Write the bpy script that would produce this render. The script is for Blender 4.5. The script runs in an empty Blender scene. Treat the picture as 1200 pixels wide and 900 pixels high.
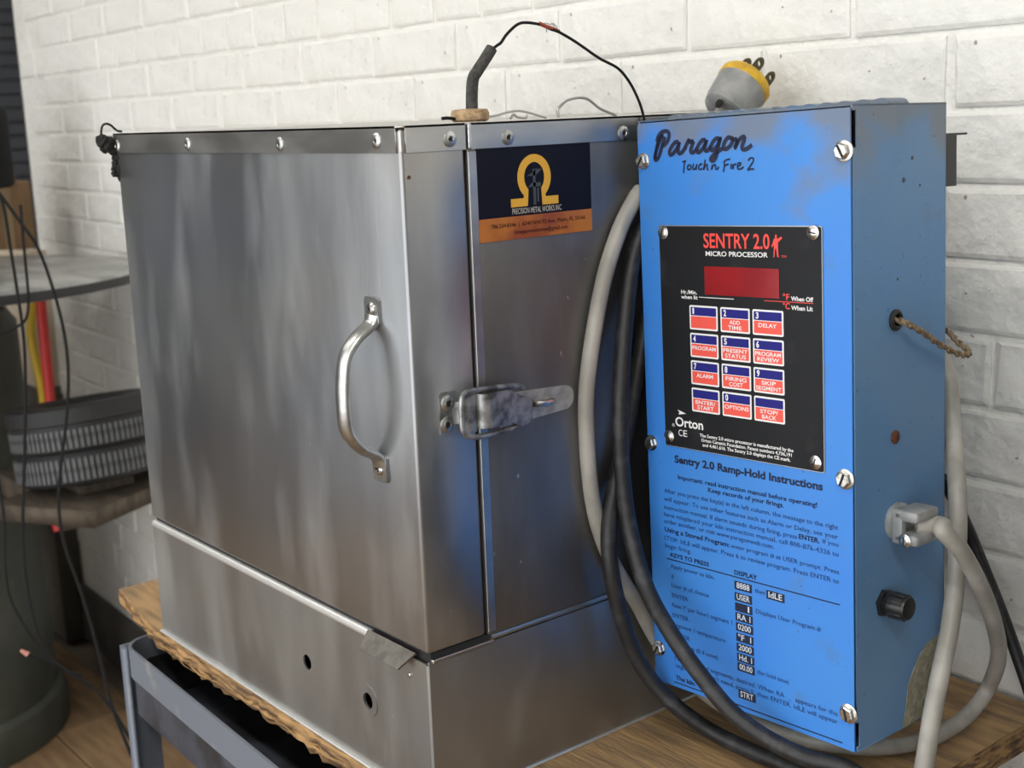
import bpy, bmesh, math, random
from mathutils import Vector, Matrix, Euler
random.seed(7)
R = math.radians
SC = bpy.context.scene
COL = SC.collection

# ------------------------------------------------------------------ camera, world, light, exposure
FPX = 1535.119
CAM = Vector((0.73958, -0.50366, 0.50808))
CROT = Euler((1.3648, 0.03726, 0.88821), 'XYZ')
CM = CROT.to_matrix()
cd = bpy.data.cameras.new('camera'); cam = bpy.data.objects.new('camera', cd); COL.objects.link(cam)
cam.location = CAM; cam.rotation_euler = CROT
cd.sensor_width = 36.0; cd.lens = 36.0 * FPX / 1200.0; cd.clip_start = 0.02
cd.dof.use_dof = True; cd.dof.focus_distance = 0.98; cd.dof.aperture_fstop = 11.0
SC.camera = cam

wd = bpy.data.worlds.new('daylight'); SC.world = wd; wd.use_nodes = True
bg = wd.node_tree.nodes['Background']
bg.inputs['Color'].default_value = (0.97, 0.985, 1.0, 1); bg.inputs['Strength'].default_value = 2.0

def area(name, loc, rot, sx, sy, power, col=(1, 1, 1)):
    l = bpy.data.lights.new(name, 'AREA'); l.shape = 'RECTANGLE'; l.size = sx; l.size_y = sy
    l.energy = power; l.color = col
    o = bpy.data.objects.new(name, l); COL.objects.link(o); o.location = loc; o.rotation_euler = rot
    return o
LAMPS = [(-0.9, -1.15, 8), (1.35, -1.15, 14), (-2.6, -1.15, 8)]
CEIL = 2.05
for lx, ly, lp in LAMPS:
    area('tube_light', (lx, ly, CEIL - 0.125), (0, 0, 0), 1.2, 0.16, lp, (1.0, 0.97, 0.90))

vs = SC.view_settings
vs.view_transform = 'Standard'; vs.look = 'None'; vs.gamma = 1.0; vs.use_curve_mapping = False
vs.exposure = 0.34

# ------------------------------------------------------------------ pixel -> place helpers (1200x900 frame)
def ray(u, v): return CM @ Vector(((u - 600) / FPX, -(v - 450) / FPX, -1.0))
def onx(u, v, X=0.0): d = ray(u, v); return CAM + d * ((X - CAM.x) / d.x)
def ony(u, v, Y=0.0): d = ray(u, v); return CAM + d * ((Y - CAM.y) / d.y)
def onz(u, v, Z=0.0): d = ray(u, v); return CAM + d * ((Z - CAM.z) / d.z)
def at(u, v, dist): return CAM + ray(u, v).normalized() * dist
BO = Vector((0.03, 0.20241, 0.04917)); BR = Euler((-0.01568, -0.03875, 0.01614), 'XYZ')
BW, BH, BD = 0.1936, 0.4477, 0.1105
BM = BR.to_matrix(); BMI = BM.transposed()
def blocal(p): return BMI @ (p - BO)
def buv(u, v, w=0.0):
    o = BMI @ (CAM - BO); d = BMI @ ray(u, v); q = o + d * ((w - o.y) / d.y); return q
def bside(u, v, s=BW):
    o = BMI @ (CAM - BO); d = BMI @ ray(u, v); q = o + d * ((s - o.x) / d.x); return q

# ------------------------------------------------------------------ materials
MATS = {}
def N(nt, t, **kw):
    n = nt.nodes.new(t)
    for k, v in kw.items(): setattr(n, k, v)
    return n
def mat(name, col, rough=0.5, metal=0.0, col2=None, nscale=8.0, ndet=4.0, stretch=(1, 1, 1), lo=0.4, hi=0.62,
        bump=0.0, bscale=60.0, rvar=0.0, spec=0.5, extra=None, emit=None, aniso=0.0, bdist=0.004):
    if name in MATS: return MATS[name]
    m = bpy.data.materials.new(name); MATS[name] = m; m.use_nodes = True
    nt = m.node_tree; L = nt.links.new; b = nt.nodes['Principled BSDF']
    b.inputs['Base Color'].default_value = (*col, 1); b.inputs['Roughness'].default_value = rough
    b.inputs['Metallic'].default_value = metal; b.inputs['Specular IOR Level'].default_value = spec
    if aniso: b.inputs['Anisotropic'].default_value = aniso
    tc = N(nt, 'ShaderNodeTexCoord'); mp = N(nt, 'ShaderNodeMapping'); mp.inputs['Scale'].default_value = stretch
    L(tc.outputs['Object'], mp.inputs['Vector'])
    cur = None
    if col2 is not None:
        nz = N(nt, 'ShaderNodeTexNoise'); nz.inputs['Scale'].default_value = nscale; nz.inputs['Detail'].default_value = ndet
        L(mp.outputs['Vector'], nz.inputs['Vector'])
        mr = N(nt, 'ShaderNodeMapRange'); mr.inputs['From Min'].default_value = lo; mr.inputs['From Max'].default_value = hi
        L(nz.outputs['Fac'], mr.inputs['Value'])
        mx = N(nt, 'ShaderNodeMix', data_type='RGBA'); mx.inputs['A'].default_value = (*col, 1); mx.inputs['B'].default_value = (*col2, 1)
        L(mr.outputs['Result'], mx.inputs['Factor']); cur = mx.outputs['Result']
        if rvar:
            rr = N(nt, 'ShaderNodeMapRange'); rr.inputs['To Min'].default_value = rough - rvar; rr.inputs['To Max'].default_value = rough + rvar
            L(nz.outputs['Fac'], rr.inputs['Value']); L(rr.outputs['Result'], b.inputs['Roughness'])
    if extra: cur = extra(nt, L, tc, b, cur)
    if cur is not None: L(cur, b.inputs['Base Color'])
    if bump:
        n2 = N(nt, 'ShaderNodeTexNoise'); n2.inputs['Scale'].default_value = bscale; n2.inputs['Detail'].default_value = 5
        L(mp.outputs['Vector'], n2.inputs['Vector'])
        bp = N(nt, 'ShaderNodeBump'); bp.inputs['Strength'].default_value = bump; bp.inputs['Distance'].default_value = bdist
        L(n2.outputs['Fac'], bp.inputs['Height']); L(bp.outputs['Normal'], b.inputs['Normal'])
    if emit:
        b.inputs['Emission Color'].default_value = (*emit[0], 1); b.inputs['Emission Strength'].default_value = emit[1]
    return m

def noise_mask(nt, L, tc, scale, lo, hi, stretch=(1, 1, 1), rot=(0, 0, 0), det=5, off=(0, 0, 0)):
    mp = N(nt, 'ShaderNodeMapping'); mp.inputs['Scale'].default_value = stretch; mp.inputs['Rotation'].default_value = rot
    mp.inputs['Location'].default_value = off
    L(tc.outputs['Object'], mp.inputs['Vector'])
    nz = N(nt, 'ShaderNodeTexNoise'); nz.inputs['Scale'].default_value = scale; nz.inputs['Detail'].default_value = det
    L(mp.outputs['Vector'], nz.inputs['Vector'])
    mr = N(nt, 'ShaderNodeMapRange'); mr.inputs['From Min'].default_value = lo; mr.inputs['From Max'].default_value = hi
    L(nz.outputs['Fac'], mr.inputs['Value']); return mr.outputs['Result']
def mixc(nt, L, fac, a, bcol, strength=1.0):
    mx = N(nt, 'ShaderNodeMix', data_type='RGBA')
    if strength != 1.0:
        mm = N(nt, 'ShaderNodeMath', operation='MULTIPLY'); L(fac, mm.inputs[0]); mm.inputs[1].default_value = strength; fac = mm.outputs[0]
    L(fac, mx.inputs['Factor'])
    if isinstance(a, tuple): mx.inputs['A'].default_value = (*a, 1)
    else: L(a, mx.inputs['A'])
    mx.inputs['B'].default_value = (*bcol, 1); return mx.outputs['Result']

def steel_extra(smudge=0.5, blue=0.5, brown=0.4, r0=0.36, r1=0.54):
    def f(nt, L, tc, b, cur):
        # heat tint patches of the sheet, blue and straw-brown, then pale wiped smudges and specks
        k = noise_mask(nt, L, tc, 3.0, 0.46, 0.66, (1, 1, 2.4), det=2, off=(3.1, 0.4, 0.9)); cur = mixc(nt, L, k, cur, (0.17, 0.23, 0.33), blue)
        k = noise_mask(nt, L, tc, 3.0, 0.50, 0.70, (1, 1, 2.0), det=2, off=(0.3, 2.4, 5.2)); cur = mixc(nt, L, k, cur, (0.28, 0.24, 0.19), brown)
        # dust film wiped about in slanting smears: scatters light instead of mirroring it
        sm = noise_mask(nt, L, tc, 4.2, 0.50, 0.76, (2.6, 2.6, 0.75), (0, R(-26), 0), 7)
        s2 = noise_mask(nt, L, tc, 11, 0.56, 0.74, (1.7, 1.7, 0.6), (0, R(-34), 0), 8, (2, 5, 1))
        ad = N(nt, 'ShaderNodeMath', operation='MULTIPLY_ADD'); L(s2, ad.inputs[0]); ad.inputs[1].default_value = 0.55; L(sm, ad.inputs[2])
        du = N(nt, 'ShaderNodeMath', operation='MULTIPLY_ADD', use_clamp=True); L(ad.outputs[0], du.inputs[0]); du.inputs[1].default_value = smudge; du.inputs[2].default_value = smudge * 0.16
        cur = mixc(nt, L, du.outputs[0], cur, (0.56, 0.58, 0.58), 0.9)
        me_ = N(nt, 'ShaderNodeMath', operation='MULTIPLY_ADD'); L(du.outputs[0], me_.inputs[0]); me_.inputs[1].default_value = -0.85; me_.inputs[2].default_value = 1.0
        L(me_.outputs[0], b.inputs['Metallic'])
        sp = noise_mask(nt, L, tc, 120, 0.76, 0.80, (1, 1, 0.6), (0, R(30), 0), 2); cur = mixc(nt, L, sp, cur, (0.85, 0.85, 0.85), 0.6)
        ra = noise_mask(nt, L, tc, 5, 0.25, 0.8, (1.5, 1.5, 0.8), (0, R(28), 0), 5)
        mr = N(nt, 'ShaderNodeMapRange'); mr.inputs['To Min'].default_value = r0; mr.inputs['To Max'].default_value = r1
        L(ra, mr.inputs['Value']); L(mr.outputs['Result'], b.inputs['Roughness'])
        return cur
    return f
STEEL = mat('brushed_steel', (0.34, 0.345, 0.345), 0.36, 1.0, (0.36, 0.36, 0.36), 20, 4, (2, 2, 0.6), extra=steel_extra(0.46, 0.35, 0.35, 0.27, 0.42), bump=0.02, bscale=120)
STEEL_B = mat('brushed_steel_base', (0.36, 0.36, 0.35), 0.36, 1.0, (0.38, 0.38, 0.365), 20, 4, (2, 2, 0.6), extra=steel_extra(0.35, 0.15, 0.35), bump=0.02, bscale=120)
STEEL_D = mat('reflection_dimmed_steel', (0.19, 0.18, 0.17), 0.36, 1.0, (0.21, 0.20, 0.19), 20, 4, (2, 2, 0.6), extra=steel_extra(0.30, 0.1, 0.2, 0.40, 0.56), bump=0.02, bscale=120)  # body steel with darkened colour, to mute the blue box mirrored in it
STRIP = mat('strip_steel', (0.45, 0.44, 0.415), 0.34, 1.0, (0.55, 0.54, 0.51), 14, 5, (1, 1, 3), rvar=0.1)
ZINC = mat('zinc_plated', (0.58, 0.59, 0.58), 0.33, 1.0, (0.42, 0.42, 0.41), 60, 5, rvar=0.12, bump=0.05, bscale=200)
OLDSTEEL = mat('worn_latch_steel', (0.42, 0.43, 0.43), 0.42, 0.8, (0.13, 0.13, 0.125), 90, 7, rvar=0.12, bump=0.06, bscale=220)
CHROME = mat('bright_screw', (0.72, 0.71, 0.68), 0.22, 1.0, (0.5, 0.49, 0.46), 220, 3, rvar=0.08)
DARK = mat('black_hollow', (0.012, 0.012, 0.012), 0.8)
RUSTY = mat('rusty_plug', (0.16, 0.06, 0.025), 0.8, 0.2, (0.06, 0.025, 0.015), 300)

def blue_extra(nt, L, tc, b, cur):
    # grimy scuffed film on the paint: thick along the top edge and its corners, in blotches elsewhere
    sep = N(nt, 'ShaderNodeSeparateXYZ'); L(tc.outputs['Object'], sep.inputs[0])
    top = N(nt, 'ShaderNodeMapRange'); top.inputs['From Min'].default_value = 0.33; top.inputs['From Max'].default_value = 0.455
    L(sep.outputs['Z'], top.inputs['Value'])
    k = noise_mask(nt, L, tc, 15, 0.25, 0.75, (1, 1, 1.2), det=8)
    a = N(nt, 'ShaderNodeMath', operation='ADD'); L(top.outputs['Result'], a.inputs[0]); L(k, a.inputs[1])
    mr = N(nt, 'ShaderNodeMapRange'); mr.inputs['From Min'].default_value = 1.05; mr.inputs['From Max'].default_value = 1.42
    L(a.outputs[0], mr.inputs['Value'])
    cur = mixc(nt, L, mr.outputs['Result'], cur, (0.17, 0.185, 0.20), 0.8)
    k2 = noise_mask(nt, L, tc, 22, 0.60, 0.75, det=8, off=(4, 2, 1)); cur = mixc(nt, L, k2, cur, (0.10, 0.16, 0.24), 0.55)
    k3 = noise_mask(nt, L, tc, 260, 0.70, 0.75, det=2); cur = mixc(nt, L, k3, cur, (0.04, 0.06, 0.09), 0.6)
    return cur
BLUE = mat('blue_enamel', (0.040, 0.225, 0.72), 0.42, 0.0, (0.050, 0.245, 0.68), 6, 4, extra=blue_extra, bump=0.03, bscale=300)
BLUE_S = mat('blue_enamel_shaded', (0.095, 0.22, 0.42), 0.45, 0.0, (0.12, 0.235, 0.40), 9, 5, extra=blue_extra, bump=0.04, bscale=260)  # duller copy of the panel blue: the case side's shade is in the colour
PLATE = mat('black_overlay', (0.010, 0.011, 0.013), 0.5, 0.0, (0.04, 0.042, 0.046), 26, 8, lo=0.58, hi=0.9, rvar=0.1, spec=0.25)
PLEDGE = mat('overlay_edge', (0.5, 0.5, 0.48), 0.4, 0.8)
INK = mat('dark_ink', (0.006, 0.012, 0.045), 0.6)
INKSOFT = mat('worn_ink', (0.012, 0.045, 0.16), 0.6)
WHITE = mat('white_print', (0.85, 0.85, 0.85), 0.5)
RED = mat('red_print', (0.84, 0.075, 0.06), 0.5)
KEYRED = mat('key_red', (0.83, 0.10, 0.07), 0.5)
KEYBLUE = mat('key_blue', (0.02, 0.02, 0.20), 0.5, spec=0.2)
DISPLAY = mat('red_display_window', (0.24, 0.004, 0.008), 0.18, 0.0, (0.30, 0.006, 0.010), 30)
GREYC = mat('grey_cord', (0.30, 0.285, 0.25), 0.42, 0.0, (0.42, 0.40, 0.36), 40, 7, (1, 1, 0.6), bump=0.05, bscale=150)
BLACKC = mat('black_cord', (0.014, 0.014, 0.015), 0.48, 0.0, (0.05, 0.05, 0.055), 90, 6, lo=0.5, hi=0.8, bump=0.08, bscale=240)
WIRE = mat('thin_black_wire', (0.008, 0.008, 0.008), 0.65, spec=0.25)
BARE = mat('braided_lead', (0.30, 0.22, 0.13), 0.7, 0.1, (0.12, 0.085, 0.05), 400, bump=0.3, bscale=700)
SILVERW = mat('bare_wire', (0.45, 0.44, 0.42), 0.4, 0.8)
CERAMIC = mat('ceramic_bead', (0.52, 0.36, 0.20), 0.85, 0.0, (0.30, 0.20, 0.11), 260, 4, bump=0.3, bscale=500)
SLEEVE = mat('burnt_sleeve', (0.03, 0.03, 0.028), 0.75, 0.0, (0.07, 0.065, 0.06), 220, bump=0.3, bscale=400)
YELLOW = mat('yellow_plug_face', (0.76, 0.46, 0.02), 0.5, 0.0, (0.55, 0.32, 0.03), 120)
GREYP = mat('grey_plug_body', (0.24, 0.25, 0.25), 0.45, 0.1, (0.36, 0.36, 0.35), 60, rvar=0.1)
BRASS = mat('tarnished_prong', (0.10, 0.085, 0.05), 0.45, 0.9)
WOODT = mat('worn_plywood', (0.47, 0.295, 0.135), 0.7, 0.0, (0.24, 0.155, 0.085), 22, 9, (0.7, 5, 5), lo=0.38, hi=0.66, bump=0.35, bscale=70)
WOODE = mat('split_wood_edge', (0.44, 0.26, 0.105), 0.8, 0.0, (0.10, 0.055, 0.028), 60, 9, (0.35, 1, 4), bump=0.8, bscale=60)
CARTM = mat('chipped_grey_paint', (0.19, 0.215, 0.26), 0.5, 0.15, (0.30, 0.31, 0.32), 30, 8, lo=0.60, hi=0.74, bump=0.08, bscale=120)
def specks(nt, L, tc, b, cur):
    k = noise_mask(nt, L, tc, 70, 0.735, 0.76, det=3); cur = mixc(nt, L, k, cur, (0.22, 0.15, 0.10), 0.75)
    k = noise_mask(nt, L, tc, 7, 0.62, 0.8, det=6, off=(1, 4, 2)); return mixc(nt, L, k, cur, (0.66, 0.62, 0.54), 0.6)
PAINT = mat('white_painted_brick', (0.875, 0.865, 0.82), 0.5, 0.0, (0.80, 0.785, 0.73), 5, 6, lo=0.5, hi=0.8, bump=1.0, bscale=17, extra=specks, bdist=0.014)
MORTAR = mat('painted_mortar', (0.87, 0.86, 0.815), 0.55, 0.0, (0.76, 0.74, 0.68), 9, 6, lo=.5, hi=.8, bump=1.0, bscale=30, extra=specks, bdist=0.010)
CARD_K = mat('card_navy', (0.004, 0.005, 0.014), 0.6, spec=0.2)
CARD_O = mat('card_orange', (0.50, 0.17, 0.025), 0.4, 0.0, (0.30, 0.07, 0.02), 25)
GOLD = mat('card_gold', (0.78, 0.42, 0.035), 0.4)
CARD_W = mat('card_white', (0.55, 0.53, 0.48), 0.5)
CARD_G = mat('card_grey', (0.06, 0.065, 0.075), 0.5)
STAIN = mat('flaked_olive_patch', (0.23, 0.22, 0.15), 0.85, 0.0, (0.33, 0.31, 0.23), 160, 6, bump=0.4, bscale=300)
CHAR = mat('charred_insulation', (0.012, 0.012, 0.012), 0.85, bump=0.8, bscale=260)

# ------------------------------------------------------------------ mesh helpers
ORG = {}
def link(name, me, m, parent=None, org=Vector((0, 0, 0)), smooth=True, ang=35):
    o = bpy.data.objects.new(name, me); COL.objects.link(o)
    if m is not None:
        me.materials.clear(); me.materials.append(m)
    if smooth:
        me.shade_smooth(); me.set_sharp_from_angle(angle=R(ang))
    if parent is not None:
        o.parent = parent; org = ORG.get(parent, Vector((0, 0, 0))); ORG[o] = org
        if org.length: me.transform(Matrix.Translation(-org))
    else:
        org = Vector(org); o.location = org; ORG[o] = org
        if org.length: me.transform(Matrix.Translation(-org))
    return o
def obj(name, bm, m, parent=None, org=(0, 0, 0), smooth=True, ang=35):
    me = bpy.data.meshes.new(name); bmesh.ops.recalc_face_normals(bm, faces=bm.faces); bm.to_mesh(me); bm.free()
    return link(name, me, m, parent, Vector(org), smooth, ang)
def thing(name, label, cat, loc=(0, 0, 0), rot=None, group=None, local=False):
    o = bpy.data.objects.new(name, None); COL.objects.link(o); o.location = loc; o.empty_display_size = 0.02
    if rot is not None: o.rotation_euler = rot
    o['label'] = label; o['category'] = cat
    if group: o['group'] = group
    ORG[o] = Vector((0, 0, 0)) if local else Vector(loc)
    return o
def tag(o, label, cat, group=None):
    o['label'] = label; o['category'] = cat
    if group: o['group'] = group
    return o
def struct(o): o['kind'] = 'structure'; return o
def nb(): return bmesh.new()
def box(bm, a, b, bev=0.0, seg=2, M=None):
    a = Vector(a); b = Vector(b); t = bmesh.new(); bmesh.ops.create_cube(t, size=1.0)
    for v in t.verts: v.co = Vector([a[i] + (b[i] - a[i]) * (v.co[i] + 0.5) for i in range(3)])
    if bev: bmesh.ops.bevel(t, geom=t.edges[:], offset=bev, segments=seg, affect='EDGES', profile=0.5)
    if M is not None: bmesh.ops.transform(t, matrix=M, verts=t.verts)
    add(bm, t); return bm
def add(bm, t):
    me = bpy.data.meshes.new('tmp'); t.to_mesh(me); t.free(); bm.from_mesh(me); bpy.data.meshes.remove(me)
def frame(axis):
    z = Vector(axis).normalized(); x = z.orthogonal().normalized(); return Matrix((x, z.cross(x), z)).transposed()
def lathe(bm, prof, loc, axis, seg=24, cap=True):
    M = frame(axis); loc = Vector(loc); rings = []
    for r, h in prof:
        rings.append([bm.verts.new(loc + M @ Vector((r * math.cos(2 * math.pi * k / seg), r * math.sin(2 * math.pi * k / seg), h))) for k in range(seg)])
    for a, b in zip(rings, rings[1:]):
        for k in range(seg): bm.faces.new((a[k], a[(k + 1) % seg], b[(k + 1) % seg], b[k]))
    if cap: bm.faces.new(rings[0]); bm.faces.new(rings[-1])
    return bm
def spline(pts, n=10):
    pts = [Vector(p) for p in pts]; P = [pts[0] * 2 - pts[1]] + pts + [pts[-1] * 2 - pts[-2]]; out = []
    for i in range(1, len(P) - 2):
        for k in range(n):
            t = k / n; a, b, c, d = P[i - 1:i + 3]
            out.append(0.5 * ((2 * b) + (c - a) * t + (2 * a - 5 * b + 4 * c - d) * t * t + (3 * b - a - 3 * c + d) * t ** 3))
    out.append(pts[-1]); return out
def tube(bm, pts, r, seg=10, flat=1.0, up=None, rfun=None):
    pts = [Vector(p) for p in pts]; rings = []; x = None
    for i, p in enumerate(pts):
        t = (pts[min(i + 1, len(pts) - 1)] - pts[max(i - 1, 0)]).normalized()
        if up is not None: x = Vector(up); x = (x - t * x.dot(t)).normalized()
        elif x is None: x = t.orthogonal().normalized()
        else: x = (x - t * x.dot(t)).normalized()
        y = t.cross(x); rr = r if rfun is None else r * rfun(i / (len(pts) - 1))
        rings.append([bm.verts.new(p + x * (rr * math.cos(2 * math.pi * k / seg)) + y * (rr * flat * math.sin(2 * math.pi * k / seg))) for k in range(seg)])
    for a, b in zip(rings, rings[1:]):
        for k in range(seg): bm.faces.new((a[k], a[(k + 1) % seg], b[(k + 1) % seg], b[k]))
    bm.faces.new(rings[0]); bm.faces.new(rings[-1]); return bm
def sheet(loops, th, M):
    """flat plate from 2D loops (outline, then holes), thickness th along +local z, placed by M; returns a bmesh"""
    cu = bpy.data.curves.new('flat', 'CURVE'); cu.dimensions = '2D'; cu.fill_mode = 'BOTH'; cu.extrude = th / 2
    for lp in loops:
        s = cu.splines.new('POLY'); s.points.add(len(lp) - 1); s.use_cyclic_u = True
        for i, q in enumerate(lp): s.points[i].co = (q[0], q[1], 0, 1)
    o = bpy.data.objects.new('flat', cu); me = bpy.data.meshes.new_from_object(o)
    bpy.data.objects.remove(o); bpy.data.curves.remove(cu)
    bm = bmesh.new(); bm.from_mesh(me); bpy.data.meshes.remove(me)
    bmesh.ops.remove_doubles(bm, verts=bm.verts, dist=1e-6)
    bmesh.ops.transform(bm, matrix=M @ Matrix.Translation((0, 0, th / 2)), verts=bm.verts); return bm
def rrect(x0, y0, x1, y1, r, n=4):
    out = []
    for cx, cy, a in ((x1 - r, y1 - r, 0), (x0 + r, y1 - r, 90), (x0 + r, y0 + r, 180), (x1 - r, y0 + r, 270)):
        for k in range(n + 1):
            t = R(a + 90 * k / n); out.append((cx + r * math.cos(t), cy + r * math.sin(t)))
    return out
def circ(x, y, r, n=24, ry=None): return [(x + r * math.cos(2 * math.pi * k / n), y + (ry or r) * math.sin(2 * math.pi * k / n)) for k in range(n)]
def basis(o, ex, ey):
    ex = Vector(ex).normalized(); ey = Vector(ey).normalized(); ez = ex.cross(ey); M = Matrix((ex, ey, ez)).transposed().to_4x4(); M.translation = Vector(o); return M
FRONT = lambda y: basis((0, y, 0), (1, 0, 0), (0, 0, 1))        # 2D (x,z), normal -y
SIDE = lambda x: basis((x, 0, 0), (0, 1, 0), (0, 0, 1))         # 2D (y,z), normal +x
TOP = lambda z: basis((0, 0, z), (1, 0, 0), (0, 1, 0))          # 2D (x,y), normal +z

_cap = None
def text_mesh(s, bold=0.0, res=3, shear=0.0):
    cu = bpy.data.curves.new('txt', 'FONT'); cu.body = s; cu.size = 1.0; cu.resolution_u = res; cu.offset = bold; cu.shear = shear; cu.fill_mode = 'FRONT'
    o = bpy.data.objects.new('txt', cu); me = bpy.data.meshes.new_from_object(o)
    bpy.data.objects.remove(o); bpy.data.curves.remove(cu); return me
def cap_h():
    global _cap
    if _cap is None:
        me = text_mesh('H'); _cap = max(v.co.y for v in me.vertices); bpy.data.meshes.remove(me)
    return _cap
def write(name, s, u0, u1, v, h, M, m, parent, bold=0.0, shear=0.0, res=3):
    """lettering as flat print: spans u0..u1, baseline v, capital height h, on plane M"""
    me = text_mesh(s, bold, res, shear); xs = [q.co.x for q in me.vertices]; x0, x1 = min(xs), max(xs)
    sx = (u1 - u0) / (x1 - x0); sy = h / cap_h()
    for q in me.vertices: q.co = M @ Vector((u0 + (q.co.x - x0) * sx, v + q.co.y * sy, 0))
    return link(name, me, m, parent, smooth=False)
def stroke(bm, pts, w, M, n=6):
    """flat brush stroke of width w along 2D points on plane M"""
    P = spline([Vector((a, b, 0)) for a, b in pts], n); L_, R_ = [], []
    for i, p in enumerate(P):
        t = (P[min(i + 1, len(P) - 1)] - P[max(i - 1, 0)]).normalized(); q = Vector((-t.y, t.x, 0)) * w / 2
        L_.append(bm.verts.new(M @ (p + q))); R_.append(bm.verts.new(M @ (p - q)))
    for i in range(len(P) - 1): bm.faces.new((L_[i], L_[i + 1], R_[i + 1], R_[i]))

# ------------------------------------------------------------------ the setting
FZ = -0.75
WYAW = R(-2.5); WO = Vector((0.1, 0.4811, 0.0)); WBOT = -0.61
WL = -2.53 * 1.0
WMAT = Matrix.Translation(WO) @ Matrix.Rotation(WYAW, 4, 'Z')
def wall_y(X): return WO.y - (X - WO.x) * math.tan(-WYAW)
bm = nb(); box(bm, (WL, 0.0012, FZ), (3.3, 0.25, CEIL))
me = bpy.data.meshes.new('wall_back'); bm.to_mesh(me); bm.free()
wall = struct(link('wall_back', me, MORTAR, None, smooth=False)); wall.matrix_world = WMAT
wall.location = WO; wall.rotation_euler = (0, 0, WYAW)
# painted bricks, each its own piece
CO = 0.0622; BL = 0.205; Z0 = 0.4953 - 18 * CO
def brick_mesh(L, h, k):
    rnd = random.Random(k); j = 0.0025; bm = nb(); d = 0.0022 + rnd.uniform(-.0007, .0007)
    a, b = L / 2, h / 2; e = 0.0035
    back = [bm.verts.new((x, 0.004, z)) for x, z in ((-a, -b), (a, -b), (a, b), (-a, b))]
    mid = [bm.verts.new((x + rnd.uniform(-j, j) * .5, -d * .35, z + rnd.uniform(-j, j) * .4)) for x, z in ((-a, -b), (a, -b), (a, b), (-a, b))]
    fr = [bm.verts.new((x * (1 - e / a) + rnd.uniform(-j, j), -d + rnd.uniform(-.0003, .0003), z * (1 - e / b) + rnd.uniform(-j, j) * .6)) for x, z in ((-a, -b), (a, -b), (a, b), (-a, b))]
    for p, q in ((back, mid), (mid, fr)):
        for i in range(4): bm.faces.new((p[i], p[(i + 1) % 4], q[(i + 1) % 4], q[i]))
    bm.faces.new(fr); bmesh.ops.recalc_face_normals(bm, faces=bm.faces)
    me = bpy.data.meshes.new('brick'); bm.to_mesh(me); bm.free(); me.shade_smooth(); me.set_sharp_from_angle(angle=R(12)); me.materials.append(PAINT); return me
BMS = {('s', k): brick_mesh(BL - 0.0055, CO - 0.0055, k) for k in range(6)}
BMS.update({('h', k): brick_mesh(BL / 2 - 0.0055, CO - 0.0055, 40 + k) for k in range(5)})
spots = []
ncourse = int((1.5 - WBOT) / CO)
for c in range(-1, ncourse):
    z = Z0 + (c + .5) * CO
    if z - CO / 2 < WBOT or z > 1.45: continue
    header = (c % 6 == 2)
    L = BL / 2 if header else BL
    off = (0.0043 if c % 2 == 0 else 0.0043 + BL / 2) + (BL / 4 if header else 0)
    for i in range(-40, 40):
        x = off + i * L + L / 2
        if x - L / 2 < WL or x + L / 2 > 1.9: continue
        spots.append((x, z, 'h' if header else 's'))
CI = CM.transposed()
def rank(s):
    p = WMAT @ Vector((s[0], 0, s[1])); q = CI @ (p - CAM)
    u, v = 600 - FPX * q.x / q.z, 450 + FPX * q.y / q.z
    vis = q.z < 0 and -70 < u < 1270 and -60 < v < 960
    hid = (205 < u < 960 and v > 185) or (u > 800 and u < 1010 and v > 150)
    return (0 if vis and not hid else 1 if vis else 2, (p - CAM).length)
spots.sort(key=rank)
for i, (x, z, k) in enumerate(spots[:290]):
    o = bpy.data.objects.new('brick', BMS[(k, random.randrange(5))]); COL.objects.link(o); o.parent = wall
    o.location = (x + random.uniform(-.003, .003), 0, z); o.rotation_euler = (0, random.uniform(-.006, .006), 0)
bm = nb()
for x, z, k in spots[290:]:
    t = bmesh.new(); t.from_mesh(BMS[(k, random.randrange(5))]); bmesh.ops.transform(t, matrix=Matrix.Translation((x, 0, z)), verts=t.verts); add(bm, t)
me = bpy.data.meshes.new('further_bricks'); bm.to_mesh(me); bm.free(); me.shade_smooth(); me.set_sharp_from_angle(angle=R(12)); me.materials.append(PAINT)
o = bpy.data.objects.new('further_bricks', me); COL.objects.link(o); o.parent = wall; o['kind'] = 'stuff'
GRIME = mat('grimy_base_band', (0.055, 0.047, 0.040), 0.75, 0.0, (0.11, 0.10, 0.085), 6, 7, bump=0.4, bscale=30)
bm = nb(); box(bm, (WL, -0.012, FZ), (3.3, 0.004, WBOT + 0.004), 0.003)
me = bpy.data.meshes.new('baseboard_back'); bm.to_mesh(me); bm.free(); o = struct(link('baseboard_back', me, GRIME)); o.location = WO; o.rotation_euler = (0, 0, WYAW)

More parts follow.
